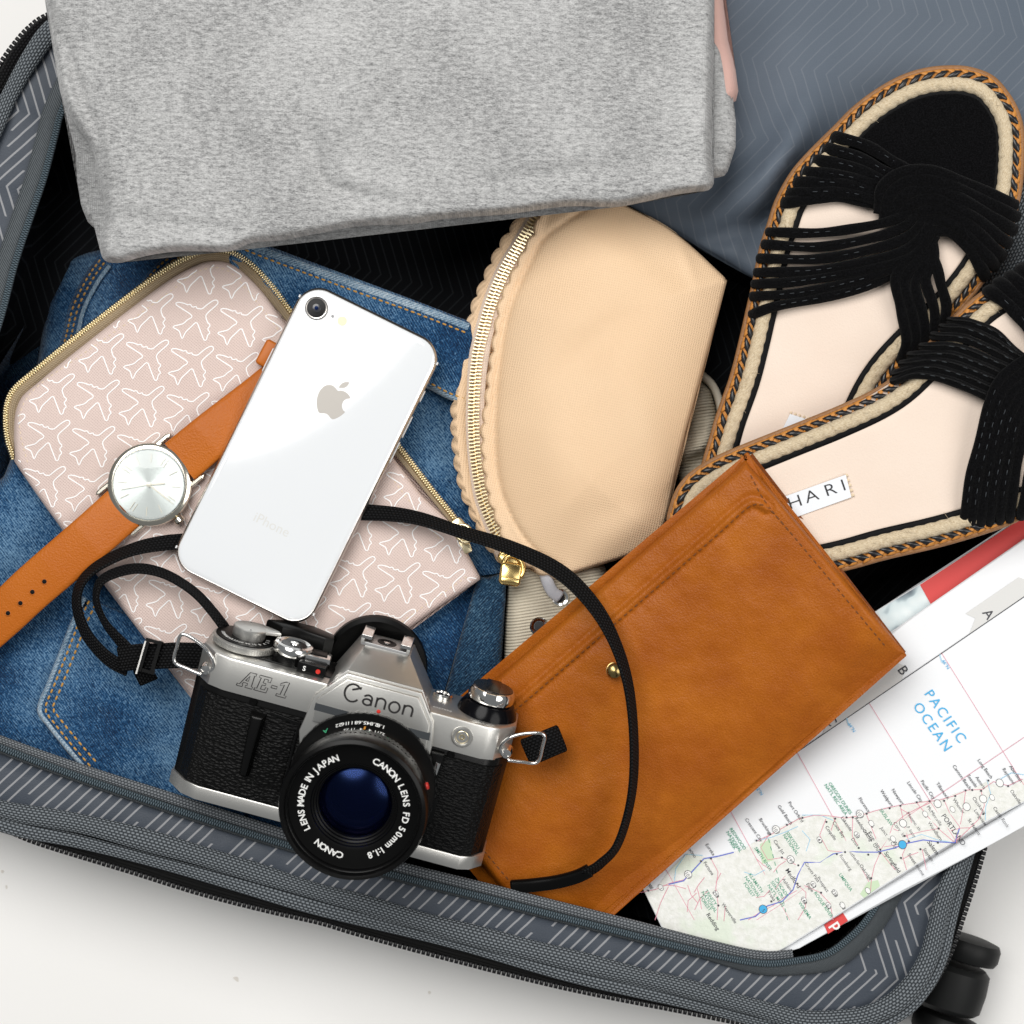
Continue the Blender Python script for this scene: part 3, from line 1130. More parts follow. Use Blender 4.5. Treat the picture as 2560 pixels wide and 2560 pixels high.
def swh(q, d):
    out = np.zeros(len(q))
    for i, (x, y) in enumerate(q):
        z = .0042 * fbm(x, y * 1.5, 1 / 420., 7.7, 2)
        # soft dents and folds seen right of the middle and along the left layer
        for cx, cy, a, L, wd, amp in ((800, 440, 1.2, 60, 18, -.0020), (860, 478, .2, 46, 16, -.0022), (1000, 480, .3, 70, 24, .0012), (900, 250, -.9, 160, 40, .0022), (760, 330, 1.1, 130, 36, -.0020), (1050, 330, .8, 120, 45, -.0016), (560, 250, 1.45, 260, 70, -.0018), (1000, 530, -.05, 90, 16, .0014), (1300, 250, 1.2, 200, 80, .0018), (190, 200, 1.25, 240, 14, -.0022), (262, 440, 1.42, 170, 10, -.0012), (420, 560, .12, 220, 20, -.0010), (1420, 430, -.12, 260, 26, -.0012), (1650, 200, 1.5, 220, 24, -.0012)):
            u_ = (x - cx) * math.cos(a) + (y - cy) * math.sin(a)
            v_ = -(x - cx) * math.sin(a) + (y - cy) * math.cos(a)
            z += 2.0 * amp * math.exp(-(u_ / L) ** 2 - (v_ / wd) ** 2)
        out[i] = z
    return out
Soft(np.vstack([cr(top, 3), top[-1:]]), .036, .026, 24, 11, hfun=swh, nz=(.0009, 70, 9), zside=.8, uvrot=.04).build('upper_fold', M_jersey, sw)

# ------------------------------------------------------------------ jeans
jn = thing('jeans', P(500, 1400, -.06), 'folded blue denim jeans with gold stitching lying at the bottom left', 'jeans')
def jz(x, y):
    z = 0.0
    if y < 1150: z -= .00010 * min(360, 1150 - y) * max(0, min(1, (430 - x) / 250)) + .00001 * min(450, 1150 - y)
    return z
def jh(q, d):
    return np.array([.003 * fbm(x, y, 1 / 210., 2.2, 3) for x, y in q])
jb = Soft([(-320, 1420), (-100, 1290), (10, 1190), (60, 1060), (95, 900), (115, 760), (170, 640), (330, 610), (600, 590), (700, 640), (860, 690), (1180, 812), (1240, 980), (1260, 1200), (1265, 1440), (1256, 1580), (1248, 1700), (1220, 1860), (1100, 2140), (700, 2110), (300, 2000), (0, 1900), (-180, 1840), (-300, 1500)],
          -.020, .036, 30, 15, plane=jz, hfun=jh, nz=(.0009, 45, 6), uvrot=.2)
jb.build('denim_leg', M_denim, jn)
# waistband
wbtop = np.array([(600, 588), (640, 606), (760, 652), (900, 702), (1040, 752), (1180, 806)], float)
wb = Soft([(600, 588), (760, 652), (900, 702), (1040, 752), (1180, 806), (1200, 900), (1185, 1016), (1138, 1004), (1070, 966), (900, 880), (700, 760), (560, 650)], -.0105, .006, 10, 11,
          nz=(.0006, 60, 1.0), uvrot=.35)
wb.build('waistband', M_denim, jn)
wbz = lambda p, e=.0003: W(p, wb.z(p) + e)
pe = path([(604, 592), (700, 630), (900, 704), (1040, 754), (1176, 807)], 6)
loft('worn_edge', [wbz(offset(pe, dd), e) for dd, e in ((-1, -.0005), (-4, .0006), (-12, .0007), (-20, .0003))] if offset(pe, 1)[3, 1] < pe[3, 1] else [wbz(offset(pe, dd), e) for dd, e in ((1, -.0005), (4, .0006), (12, .0007), (20, .0003))], M_denim_w, jn)
dn = -1 if offset(pe, 1)[3, 1] < pe[3, 1] else 1
stitches('stitching', wbz(offset(pe, dn * 27), .0004), .0021, .0009, .0008, .0005, M_gold_thread, jn)
pe2 = path([(900, 872), (1000, 935), (1070, 962), (1125, 990), (1180, 1008)], 5)
stitches('stitching', wbz(offset(pe2, -dn * 6), .0004), .0021, .0009, .0008, .0005, M_gold_thread, jn)
loft('worn_edge', [wbz(offset(pe2, dd), e) for dd, e in ((-dn * 3, .0003), (dn * 4, .0006), (dn * 9, -.001))], M_denim_w, jn)
# right leg fold, darker denim below the waistband
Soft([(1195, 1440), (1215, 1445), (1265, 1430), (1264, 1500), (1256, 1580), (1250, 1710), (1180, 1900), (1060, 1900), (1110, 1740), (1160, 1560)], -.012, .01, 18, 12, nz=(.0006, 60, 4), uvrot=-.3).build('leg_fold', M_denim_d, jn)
# pocket patch at the lower left with two rows of stitching
pocket = [(178, 1548), (150, 1620), (118, 1700), (89, 1776), (120, 1822), (160, 1872), (205, 1925), (300, 1990), (620, 2080), (560, 1700), (330, 1540), (230, 1500)]
pc = Soft(pocket, -.0155, .006, 7, 13, hfun=jh, nz=(.0010, 45, 6), uvrot=.25)
pc.build('pocket', M_denim, jn)
pcz = lambda p, e=.0003: W(p, pc.z(p) + e)
eg = path([(205, 1490), (178, 1548), (150, 1620), (118, 1700), (91, 1774), (120, 1822), (160, 1872), (212, 1932)], 5, n=6)
inw = 1 if inside(offset(eg, 12)[[30]], np.array(pocket))[0] else -1
loft('worn_edge', [pcz(offset(eg, inw * dd), e) for dd, e in ((1, -.0006), (3, .0005), (8, .0007), (13, .0003))], M_denim_w, jn)
for dd in (21, 39):
    stitches('stitching', pcz(offset(eg, inw * dd), .0004), .0022, .0010, .0009, .0005, M_gold_thread, jn)
# fly and belt loop seams near the top left
for pts, off in (([(262, 655), (230, 700), (195, 770), (178, 840), (160, 900)], 14), ([(470, 632), (420, 660), (380, 700), (340, 760)], 12)):
    pl = path(pts, 5)
    zl = lambda p, e: W(p, jb.z(p) + e)
    loft('seam', [zl(offset(pl, dd), e) for dd, e in ((-off * 1.6, 0), (-off * 1.4, .0016), (-off, .0020), (-off * .5, .0016), (0, .0014), (off, .0014), (off * 1.6, .001), (off * 1.8, -.0004))], M_denim, jn)
    loft('worn_edge', [zl(offset(pl, dd), e) for dd, e in ((off * 1.4, .0018), (off * 1.0, .0024), (off * .7, .0018))], M_denim_w, jn)
    stitches('stitching', zl(pl, .0018), .0021, .0010, .0009, .0005, M_gold_thread, jn)
    stitches('stitching', zl(offset(pl, -off * .9), .0022), .0021, .0010, .0009, .0005, M_gold_thread, jn)


# ------------------------------------------------------------------ blush pouch with printed aeroplanes
po = thing('zip_pouch', P(550, 1150, -.02), 'blush pink zip pouch printed with white aeroplane outlines', 'pouch')
zedge = path([(30, 1146), (14, 1095), (10, 1040), (16, 1000), (34, 968), (80, 928), (160, 862), (290, 760), (400, 678), (470, 638), (520, 622), (575, 626), (622, 652), (680, 710), (740, 790), (880, 970), (1002, 1118), (1080, 1220), (1136, 1290), (1165, 1340)], 5)
zi = 1 if offset(zedge, 25)[len(zedge) // 3][1] > zedge[len(zedge) // 3][1] else -1
zin = offset(zedge, zi * np.interp(np.arange(len(zedge)), [0, 12, 30, len(zedge) - 30, len(zedge)], [10, 22, 31, 31, 10]))[::3]
pbody = np.vstack([zin[2:-3], cr([tuple(zin[-3]), (1165, 1376), (1198, 1438), (1196, 1452), (1100, 1516), (950, 1625), (780, 1760), (610, 1880), (585, 1880), (520, 1800), (460, 1718), (331, 1556), (244, 1436), (166, 1337), (110, 1262), (40, 1160), (38, 1146), tuple(zin[2])], 4)[1:-1]])
def poh(q, d):
    out = .0010 * np.clip(d / 160., 0, 1)
    return out + np.array([.0016 * fbm(x, y, 1 / 300., 4.4, 2) for x, y in q])
pz = Soft(pbody, -.0055, .011, 16, 14, hfun=poh, nz=(.0002, 60, 3), uvrot=math.radians(36))
pz.build('pouch_body', M_pinkp, po)
loft('zip_tape', [W(offset(zedge, zi * dd), z) for dd, z in ((-2, -.0140), (3, -.0115), (12, -.0105), (22, -.0102), (34, -.0112), (44, -.013))], M_tan_tape, po)
mb = MB()
zq = resample(zedge, 6.5); zt_ = tangents(zq)
for i in range(len(zq)):
    n2 = np.array([zt_[i][1], -zt_[i][0]]) * zi
    for sd in (-1, 1):
        c0 = zq[i] + n2 * (3.5 + sd * 3.2) + zt_[i] * sd * 1.6
        c = P(c0[0], c0[1], -.0105)
        tx = Vector((zt_[i][0], -zt_[i][1], 0)); ny = Vector((n2[0], -n2[1], 0))
        M = Matrix.Translation(c) @ Matrix((tx, ny, Vector((0, 0, 1)))).transposed().to_4x4()
        V = [M @ Vector(v) for v in ((-.0004, -.0009, 0), (.0004, -.0009, 0), (.0004, .0009, 0), (-.0004, .0009, 0), (-.00022, -.0007, .0007), (.00022, -.0007, .0007), (.00022, .0007, .0007), (-.00022, .0007, .0007))]
        mb.add(V, [(0, 1, 5, 4), (1, 2, 6, 5), (2, 3, 7, 6), (3, 0, 4, 7), (4, 5, 6, 7)])
mb.build('zip_teeth', M_palegold, po, True, 'stuff')
# printed aeroplanes
PL = [(1505, 428), (1500, 418), (1484, 414), (1455, 428), (1425, 450), (1395, 474), (1372, 474), (1358, 470), (1352, 456), (1338, 464), (1322, 458), (1314, 442), (1300, 448), (1288, 444), (1260, 434), (1228, 430), (1212, 438), (1222, 452), (1262, 478), (1326, 524), (1292, 552), (1262, 578), (1192, 597),
      (1214, 614), (1236, 628), (1246, 655), (1257, 682), (1272, 652), (1286, 630), (1320, 598), (1356, 568), (1375, 608), (1400, 672), (1410, 692), (1424, 690), (1430, 665), (1436, 652), (1450, 640), (1438, 625), (1434, 610), (1446, 598), (1450, 585), (1434, 572), (1428, 556), (1420, 522), (1445, 492), (1480, 462), (1502, 440), (1505, 428)]
PL = (np.array(PL, float) - (1350, 555)) * .3623
PL = resample(cr(PL, 3), 4.5)
mb = MB()
inner = np.array(pbody)
o0 = np.array((1350 * .3623, 600 + 555 * .3623))
va, vb = np.array((112.2, 15.6)), np.array((-11.2, 115.8))
for i in range(-8, 16):
    for j in range(-6, 14):
        q = PL + o0 + va * i + vb * j
        if q[:, 0].max() < 0 or q[:, 0].min() > 1210 or q[:, 1].max() < 620 or q[:, 1].min() > 1890: continue
        ok = inside(q, inner) & (seg_dist(q, inner) > 7)
        if not ok.any(): continue
        k = 0
        while k < len(q):
            if not ok[k]: k += 1; continue
            e = k
            while e + 1 < len(q) and ok[e + 1]: e += 1
            if e - k > 1:
                seg = q[k:e + 1]
                ribbon(mb, W(seg, pz.z(seg) + .00022), .00052)
            k = e + 1
mb.build('aeroplane_print', M_white_print, po, False, 'stuff')
se = path([(70, 1160), (56, 1110), (48, 1060), (58, 1010), (100, 960), (200, 890), (320, 806), (430, 725), (500, 676), (560, 672), (610, 715), (700, 830), (880, 1065), (1010, 1235), (1100, 1350)], 5)
stitches('stitching', W(se, pz.z(se) + .0001), .0014, .0012, .0004, .00025, M_cream_thread, po)
se = path([(1170, 1440), (1060, 1515), (930, 1610), (790, 1720)], 5)
stitches('stitching', W(se, pz.z(se) + .0001), .0014, .0012, .0004, .00025, M_cream_thread, po)
# gold slider with its pull
sl = P(1148, 1318, -.0085)
Ms = Matrix.Translation(sl) @ Matrix.Rotation(math.radians(-52), 4, 'Z')
V, F = extr(rrect(.0085, .0062, .002), -.002, .0022, .0008, Ms)
slid = mk('zip_slider', V, F, M_palegold, po)
ring = [Vector((.0035 + .0042 * math.cos(a), .0042 * .8 * math.sin(a), .0028 + .0012 * math.cos(a))) for a in np.linspace(0, 2 * math.pi, 20, endpoint=False)]
sweep_obj('pull_ring', np.array([Ms @ v for v in ring]), circle(.0008, 8), M_palegold, slid, closed=True)
V, F = extr(rrect(.006, .0085, .001), 0, .0012, .0004, Matrix.Translation(P(1158, 1362, -.0072)) @ Matrix.Rotation(math.radians(20), 4, 'Z'))
mk('pull_tab', V, F, M_palegold, slid)

# ------------------------------------------------------------------ wrist watch
wa = thing('wrist_watch', P(378, 1212, -.004), 'round pale gold wrist watch with silver dial and tan leather strap', 'watch')
WZ = -.0035
wc = P(378, 1212, WZ + .004)
wang = math.radians(39.5)
Mw = Matrix.Translation(P(378, 1212, WZ))
wcase = lathe_obj('case', [(.001, 0), (.0165, 0), (.0183, .0012), (.0185, .0040), (.0181, .0056), (.0168, .0064), (.0160, .0064), (.0158, .0056), (.001, .0056)], M_steel, wa, 64, Mw, 40)
V, F, U = lathe([(.0157, 0), (.008, 0), (.0002, 0)], 64)
me = bpy.data.meshes.new('dial'); me.from_pydata([tuple(v) for v in V], [], F[:-2]); me.materials.append(M_dial)
dial = inst('dial', me, Mw @ Matrix.Translation((0, 0, .00572)), wa)
md = MB()
rot0 = math.radians(55)     # direction of twelve o'clock on screen
for h in range(12):
    a = rot0 - h * math.pi / 6
    dbl = h % 3 == 0
    for off in ((-.00075, .00075) if dbl else (0,)):
        M = Mw @ Matrix.Rotation(a, 4, 'Z') @ Matrix.Translation((.0118, off, .0060))
        md.box(M, .0040, .00032, .0003)
md.build('hour_markers', M_marker, dial, False)
md = MB()
for h in range(20, 32):
    a = rot0 - h * math.pi / 30
    md.box(Mw @ Matrix.Rotation(a, 4, 'Z') @ Matrix.Translation((.0146, 0, .0059)), .0008, .00022, .0002)
md.build('minute_marks', M_greyprint, dial, False)
for nm, a, l, w_ in (('minute_hand', math.radians(-38), .0125, .0006), ('hour_hand', math.radians(4), .0080, .0007), ('second_hand', math.radians(190), .0135, .00025)):
    md = MB(); md.box(Mw @ Matrix.Rotation(a, 4, 'Z') @ Matrix.Translation((l / 2 - .001, 0, .0064)), l, w_, .0002)
    md.build(nm, M_marker, dial, False)
lathe_obj('hub', [(.0011, .0060), (.0011, .0067), (.0001, .0068)], M_marker, dial, 14, Mw)
lathe_obj('crystal', [(.0159, .0064), (.0150, .00705), (.0100, .0072), (.00001, .0073)], M_crystal, wa, 48, Mw)
# lugs
for s1 in (1, -1):
    for s2 in (1, -1):
        M = Mw @ Matrix.Rotation(wang if s1 > 0 else wang + math.pi, 4, 'Z')
        V, F = extr([(.0118, s2 * .0117 - .0011), (.0198, s2 * .0117 - .0011), (.0214, s2 * .0117), (.0198, s2 * .0117 + .0011), (.0118, s2 * .0117 + .0011)], .0004, .0040, .0006, M)
        mk('lug', V, F, M_steel, wa, False)
# crown
Mc = Mw @ Matrix.Rotation(math.radians(-50.5), 4, 'Z') @ Matrix.Translation((.0186, 0, .003)) @ Matrix.Rotation(math.pi / 2, 4, 'Y')
V, F, U = lathe([(.0006, -.001), (.0012, 0), (.0024, .0006), (.0025, .0024), (.0018, .0030), (.0001, .0031)], 20, Mc)
mk('crown', V, F, M_steel, wa, False)
# strap, two halves that bow slightly
def strap(name, pts, zs, ws):
    p = path(pts, 6)
    n_ = len(p)
    z = np.interp(np.linspace(0, 1, n_), np.linspace(0, 1, len(zs)), zs)
    wd = np.interp(np.linspace(0, 1, n_), np.linspace(0, 1, len(ws)), ws)
    V, U, F = [], [], []
    t_ = tangents(p)
    prof = [(-1, -.5), (-1, .15), (-.93, .5), (-.75, .62), (0, .75), (.75, .62), (.93, .5), (1, .15), (1, -.5)]
    arc = 0
    for i in range(n_):
        n2 = np.array([t_[i][1], -t_[i][0]])
        for a, b in prof:
            w2 = wd[i] / 2 / S
            q = p[i] + n2 * a * w2
            V.append(P(q[0], q[1], z[i] + b * .0024)); U.append((i * 6 * S, a * wd[i] / 2))
    k = len(prof)
    for i in range(n_ - 1):
        for j in range(k):
            F.append((i * k + j, i * k + (j + 1) % k, (i + 1) * k + (j + 1) % k, (i + 1) * k + j))
    F += [tuple(range(k))[::-1], tuple((n_ - 1) * k + j for j in range(k))]
    o = mk(name, V, F, M_watchstrap, wa, True, U)
    bm = bmesh.new(); bm.from_mesh(o.data); bmesh.ops.recalc_face_normals(bm, faces=bm.faces); bm.to_mesh(o.data); bm.free()
    sharp(o, 60)
    return p, z
strap('strap', [(449, 1154), (500, 1112), (560, 1062), (640, 997), (720, 930)], [WZ + .004, WZ + .0055, WZ + .004, WZ + .001, WZ - .002], [.0208, .0205, .0195, .0185, .018])
stp, stz_ = strap('strap_tail', [(308, 1271), (240, 1332), (166, 1396), (80, 1470), (0, 1545), (-120, 1650), (-220, 1740)], [WZ + .004, WZ + .0055, WZ + .0035, WZ + .000, -.008, -.013, -.016], [.0208, .0207, .0205, .0200, .0195, .0185, .016])
ho = MB()
hm = MB()
for x, y in ((111, 1454), (81, 1480), (51, 1508), (20, 1533)):
    zz = stz_[((stp - (x, y)) ** 2).sum(1).argmin()] + .75 * .0024 + .0001
    V, F, U = lathe([(.00105, .00012), (.00001, .00022)], 12, Matrix.Translation(P(x, y, zz)))
    ho.add(V, F)
    V, F, U = lathe([(.00155, -.0003), (.0013, .0001), (.0010, .00012)], 12, Matrix.Translation(P(x, y, zz)), False)
    hm.add(V, F)
ho.build('strap_holes', M_black_pipe, wa, False)
hm.build('hole_rims', M_watchstrap, wa, False)
Mk = Matrix.Translation(P(668, 884, .0005)) @ Matrix.Rotation(math.radians(62), 4, 'Z')
V, F = extr(rrect(.012, .006, .0015), -.002, .0016, .001, Mk)
mk('strap_keeper', V, F, M_watchstrap, wa)

# ------------------------------------------------------------------ phone, lying face down
ph_ = thing('smartphone', P(766, 1139, 0), 'white backed smartphone lying face down across the pouch and jeans', 'phone')
PZ = -.0012
ptl = math.atan2(.897, .442)    # screen direction of the long axis
Mp = Matrix.Translation(P(766, 1138, PZ + .0073)) @ Matrix.Rotation(math.radians(-26.25), 4, 'Z') @ Matrix.Rotation(math.radians(.6), 4, 'X')
def phone_slab(name, rows, m, parent, rc=.0108):
    V, F = [], []
    n_ = None
    for ins_, z in rows:
        q = rrect(.0673 - 2 * ins_, .1384 - 2 * ins_, max(.001, rc - ins_), n=10)
        n_ = len(q)
        V += [Mp @ Vector((a, b, z)) for a, b in q]
    for r in range(len(rows) - 1):
        for i in range(n_):
            F.append((r * n_ + i, r * n_ + (i + 1) % n_, (r + 1) * n_ + (i + 1) % n_, (r + 1) * n_ + i))
    F.append(tuple((len(rows) - 1) * n_ + i for i in range(n_)))
    F.append(tuple(n_ - 1 - i for i in range(n_)))
    return sharp(mk(name, V, F, m, parent), 50)
import itertools
phone_slab('frame', [(.0015, -.0073), (.0005, -.0068), (0, -.0055), (0, -.0018), (.0003, -.0008), (.0009, -.0003), (.0014, -.00045)], M_alu, ph_)
phone_slab('back_glass', [(.0012, -.0008), (.0012, -.00025), (.0017, .0), (.003, .0001)], M_phone_glass, ph_)
for y_, s_ in ((.0612, 1), (-.0612, 1), (.0612, -1), (-.0612, -1)):
    q = MB(); q.box(Mp @ Matrix.Translation((s_ * .03352, y_, -.0035)), .0006, .0012, .0052); q.build('antenna_band', M_alu_l, ph_, False)
for y_, l_ in ((.0455, .0055), (.0305, .0105), (.0180, .0105)):
    V, F = extr(rrect(l_, .0022, .001), 0, .0006, .0002, Mp @ Matrix.Translation((.0336, y_, -.0037)) @ Matrix.Rotation(math.pi / 2, 4, 'Z') @ Matrix.Rotation(-math.pi / 2, 4, 'X') @ Matrix.Rotation(math.pi, 4, 'X'))
    mk('side_button', V, F, M_alu_l, ph_)
V, F = extr(rrect(.0115, .0022, .001), 0, .0006, .0002, Mp @ Matrix.Translation((-.0336, .0300, -.0037)) @ Matrix.Rotation(math.pi / 2, 4, 'Z') @ Matrix.Rotation(math.pi / 2, 4, 'X') @ Matrix.Rotation(math.pi, 4, 'X'))
mk('side_button', V, F, M_alu_l, ph_)
def on_phone(x, y, z=.0001):
    v = Mp.inverted() @ P(x, y, PZ + .0074)
    return Mp @ Matrix.Translation((v.x, v.y, z))
lens_ = lathe_obj('camera_ring', [(.0050, 0), (.0050, .0010), (.0046, .0013), (.0042, .0012), (.0041, .0009), (.0001, .0009)], M_alu, ph_, 40, on_phone(792, 771))
lathe_obj('camera_cover', [(.0041, .00095), (.0001, .00105)], M_black_gloss, lens_, 40, on_phone(792, 771))
lathe_obj('lens_element', [(.0019, .00110), (.0014, .00125), (.0001, .00125)], Mat('small_lens_grey', (.035, .035, .04), .2).m, lens_, 24, on_phone(792, 771))
lathe_obj('lens_pupil', [(.0009, .0013), (.0001, .00135)], M_lens_in, lens_, 16, on_phone(792, 771))
lathe_obj('microphone', [(.0007, 0), (.0007, .00012), (.0001, .00012)], Mat('mic_grey', (.28, .28, .28), .4).m, ph_, 14, on_phone(832, 791))
fl_ = lathe_obj('flash', [(.0021, 0), (.0021, .00018), (.0001, .00018)], M_flash, ph_, 24, on_phone(856, 803))
# bitten apple emblem with its leaf
AP = [(0, .30), (.10, .36), (.26, .385), (.42, .345), (.53, .255), (.42, .16), (.355, .02), (.39, -.15), (.50, -.265), (.58, -.30), (.515, -.47), (.40, -.64), (.29, -.735), (.19, -.725), (.09, -.68), (0, -.66), (-.09, -.68), (-.19, -.73), (-.29, -.73), (-.42, -.60), (-.54, -.39), (-.60, -.14), (-.585, .08), (-.51, .25), (-.39, .35), (-.25, .385), (-.11, .35)]
ap = cr(AP, 4, True) * .0118
Ma = on_phone(836, 995, .00012)
V, F = extr(ap, 0, .00006, 0, Ma)
em = mk('apple_emblem', V, F, M_logo, ph_, False)
lf = np.array([(-.02, .42), (.0, .58), (.09, .70), (.24, .765), (.245, .64), (.19, .52), (.09, .45)]) * .0118
V, F = extr(cr(lf, 4, True), 0, .00006, 0, Ma)
mk('emblem_leaf', V, F, M_logo, em, False)
mb = MB()
put_text(mb, 'iPhone', on_phone(674, 1322, .00016), .0062, 0, 1.0, 'CENTER')
mb.build('printed_name', M_greyprint, ph_, False)


# ------------------------------------------------------------------ cream canvas sneakers (under the other things)
def eyelet(parent, x, y, z, r=.0042):
    return lathe_obj('eyelet', [(r, -.0004), (r, .0004), (r * .85, .0011), (r * .62, .0008), (r * .52, -.0012)], M_chrome, parent, 24, Matrix.Translation(P(x, y, z)))
sn = thing('sneaker', P(1380, 1540, -.06), 'cream canvas sneaker with silver eyelets tucked beneath the peach bag', 'sneaker')
snk = Soft([(1258, 1715), (1262, 1560), (1268, 1440), (1300, 1380), (1400, 1330), (1500, 1380), (1530, 1470), (1500, 1560), (1420, 1700), (1340, 1790), (1270, 1790)], -.010, .045, 40, 14, nz=(.0012, 80, 8), uvrot=0)
snk.build('canvas_upper', M_canvas, sn)
for x, y in ((1400, 1494), (1348, 1566)):
    zz = float(snk.z(np.array([(x, y)]))[0]) + .0004
    ey = eyelet(sn, x, y, zz)
    lathe_obj('eyelet_hole', [(.0022, 0), (.0001, .0001)], M_ink, ey, 14, Matrix.Translation(P(x, y, zz + .0001)))
lp = path([(1350, 1405), (1362, 1432), (1370, 1458), (1382, 1480), (1400, 1494)], 5)
sweep_obj('lace', W(lp, snk.z(lp) + np.interp(np.arange(len(lp)), [0, len(lp) - 1], [.004, .001])), circle(.0025, 10, 1.1, .7), M_lace, sn)
s2 = thing('sneaker', P(1740, 1100, -.06), 'cream canvas sneaker half hidden between the peach bag and sandal', 'sneaker')
sk2 = Soft([(1700, 1240), (1690, 1120), (1720, 1000), (1752, 948), (1778, 975), (1792, 1030), (1788, 1110), (1762, 1190), (1730, 1250)], -.030, .04, 26, 10,
           hfun=lambda q, d: np.array([.007 * math.sin((x * .55 + y) / 19.0 + 1.5 * fbm(x, y, 1 / 60., 2.0)) * math.exp(-((y - 1120) / 80.) ** 2) for x, y in q]), nz=(.0015, 40, 8))
sk2.build('canvas_upper', M_canvas, s2)
rp = path([(1752, 935), (1785, 970), (1802, 1030), (1798, 1110), (1772, 1200)], 5)
sweep_obj('rubber_edge', W(rp, -.036), flat(.0035, .006), M_rubber, s2)

# ------------------------------------------------------------------ peach cosmetic bag
cb = thing('cosmetic_bag', P(1480, 950, -.04), 'peach cosmetic bag with scalloped zip edges and gold teeth', 'bag')
FS = path([(1400, 470), (1370, 500), (1346, 536), (1332, 580), (1307, 628), (1278, 686), (1250, 748), (1238, 814), (1228, 889), (1219, 947), (1212, 1013), (1204, 1071), (1206, 1146), (1212, 1195), (1221, 1245), (1236, 1290), (1256, 1342), (1288, 1388), (1322, 1418), (1358, 1438), (1392, 1446)], 3)
def scallop(p, pitch, amp, sgn):
    arc = np.r_[0, np.cumsum(np.linalg.norm(np.diff(p, axis=0), axis=1))]
    return offset(p, sgn * amp * (np.abs(np.sin(np.pi * arc / pitch)) ** .7 - .5))
lsg = 1 if offset(FS, 10)[60, 0] < FS[60, 0] else -1
fsc = scallop(FS, 45, 9, lsg)
rest = cr([(1392, 1446), (1450, 1428), (1576, 1388), (1640, 1350), (1662, 1310), (1680, 1240), (1706, 1110), (1740, 985), (1780, 840), (1815, 712), (1814, 700), (1800, 682), (1680, 574), (1568, 514), (1480, 470)], 6)
bout = np.vstack([fsc, rest[1:]])
SEAM = path([(1480, 500), (1464, 520), (1365, 590), (1324, 657), (1285, 740), (1258, 823), (1243, 926), (1237, 1009), (1237, 1113), (1246, 1200), (1268, 1268), (1300, 1330), (1342, 1380), (1400, 1420)], 5)
def bagh(q, d):
    ds = seg_dist(q, SEAM, False)
    side = np.zeros(len(q))
    dl = np.maximum(0, seg_dist(q, FS, False) - 8)
    dr = seg_dist(q, rest, False)
    z = .0205 * (1 - np.exp(-np.maximum(0, dl - 18) / 150.)) * (1 - np.exp(-dr / 105.))
    z -= .0014 * np.exp(-(ds / 5.0) ** 2) + .0006 * np.exp(-(ds / 14.) ** 2)
    for cx, cy, a, L, wd, amp in ((1500, 850, -.75, 190, 55, -.0030), (1640, 640, .75, 120, 40, -.0016), (1715, 650, 1.2, 70, 16, .0012), (1600, 1050, 1.2, 160, 60, .0022), (1400, 1150, 1.4, 200, 70, .0016), (1560, 1270, -.3, 120, 40, -.001)):
        u_ = (q[:, 0] - cx) * math.cos(a) + (q[:, 1] - cy) * math.sin(a)
        v_ = -(q[:, 0] - cx) * math.sin(a) + (q[:, 1] - cy) * math.cos(a)
        z += amp * np.exp(-(u_ / L) ** 2 - (v_ / wd) ** 2)
    return z
bag = Soft(bout, -.0032, .030, 8, 6.5, hfun=bagh, zside=.16, uvrot=.0, under=6)
bag.build('front_panel', M_peach, cb)
stitches('stitching', W(SEAM, bag.z(SEAM) + .0002), .0014, .0012, .0004, .0002, M_peach_flat, cb)
# back edge, scalloped, lower
BS = path([(1350, 470), (1303, 533), (1270, 580), (1246, 616), (1224, 661), (1204, 707), (1186, 748), (1171, 802), (1159, 852), (1148, 905), (1137, 959), (1131, 1009), (1130, 1063), (1133, 1112), (1140, 1170), (1153, 1230), (1170, 1268), (1190, 1315), (1214, 1361), (1240, 1394), (1275, 1420), (1320, 1440)], 3)
bsc = scallop(BS, 45, 9.5, lsg)
inb = offset(BS, -lsg * 34)
inb2 = offset(BS, -lsg * 36)
rows = [W(bsc, -.020), W(bsc, -.0115), W(offset(BS, -lsg * 12), -.0105), W(inb, -.0100), W(inb2, -.0125), W(offset(BS, -lsg * 90), -.0150)]
loft('back_panel', rows, M_peach, cb)
# cream tape and gold teeth
ZT = path([(1378, 500), (1340, 547), (1303, 607), (1263, 674), (1231, 748), (1209, 823), (1194, 889), (1187, 968), (1184, 1050), (1188, 1133), (1199, 1212), (1208, 1250), (1227, 1299), (1247, 1345), (1268, 1385)], 4)
loft('zip_tape', [W(offset(ZT, lsg * dd), z) for dd, z in ((30, -.0118), (14, -.0090), (0, -.0082), (-14, -.0075), (-45, -.0088))], M_cream_tape, cb)
zt2 = resample(ZT, 9.0); tg2 = tangents(zt2)
tm = bpy.data.meshes.new('zip_tooth')
tV, tF = [], []
for sd in (-1, 1):
    b0 = len(tV)
    c = Vector((sd * .0006, sd * .0011, 0))
    for a in range(6):
        an = a * math.pi / 3
        for e in (-1, 1):
            tV.append(c + Vector((.00058 * math.cos(an), e * .0014, .0010 * math.sin(an))))
    tF += [tuple(b0 + k for k in f) for f in [(2 * a, 2 * a + 1, (2 * a + 3) % 12, (2 * a + 2) % 12) for a in range(6)] + [(0, 2, 4, 6, 8, 10), (11, 9, 7, 5, 3, 1)]]
tm.from_pydata(tV, [], tF); tm.materials.append(M_palegold)
tpar = [o for o in cb.children if o.name.startswith('zip_tape')][-1]
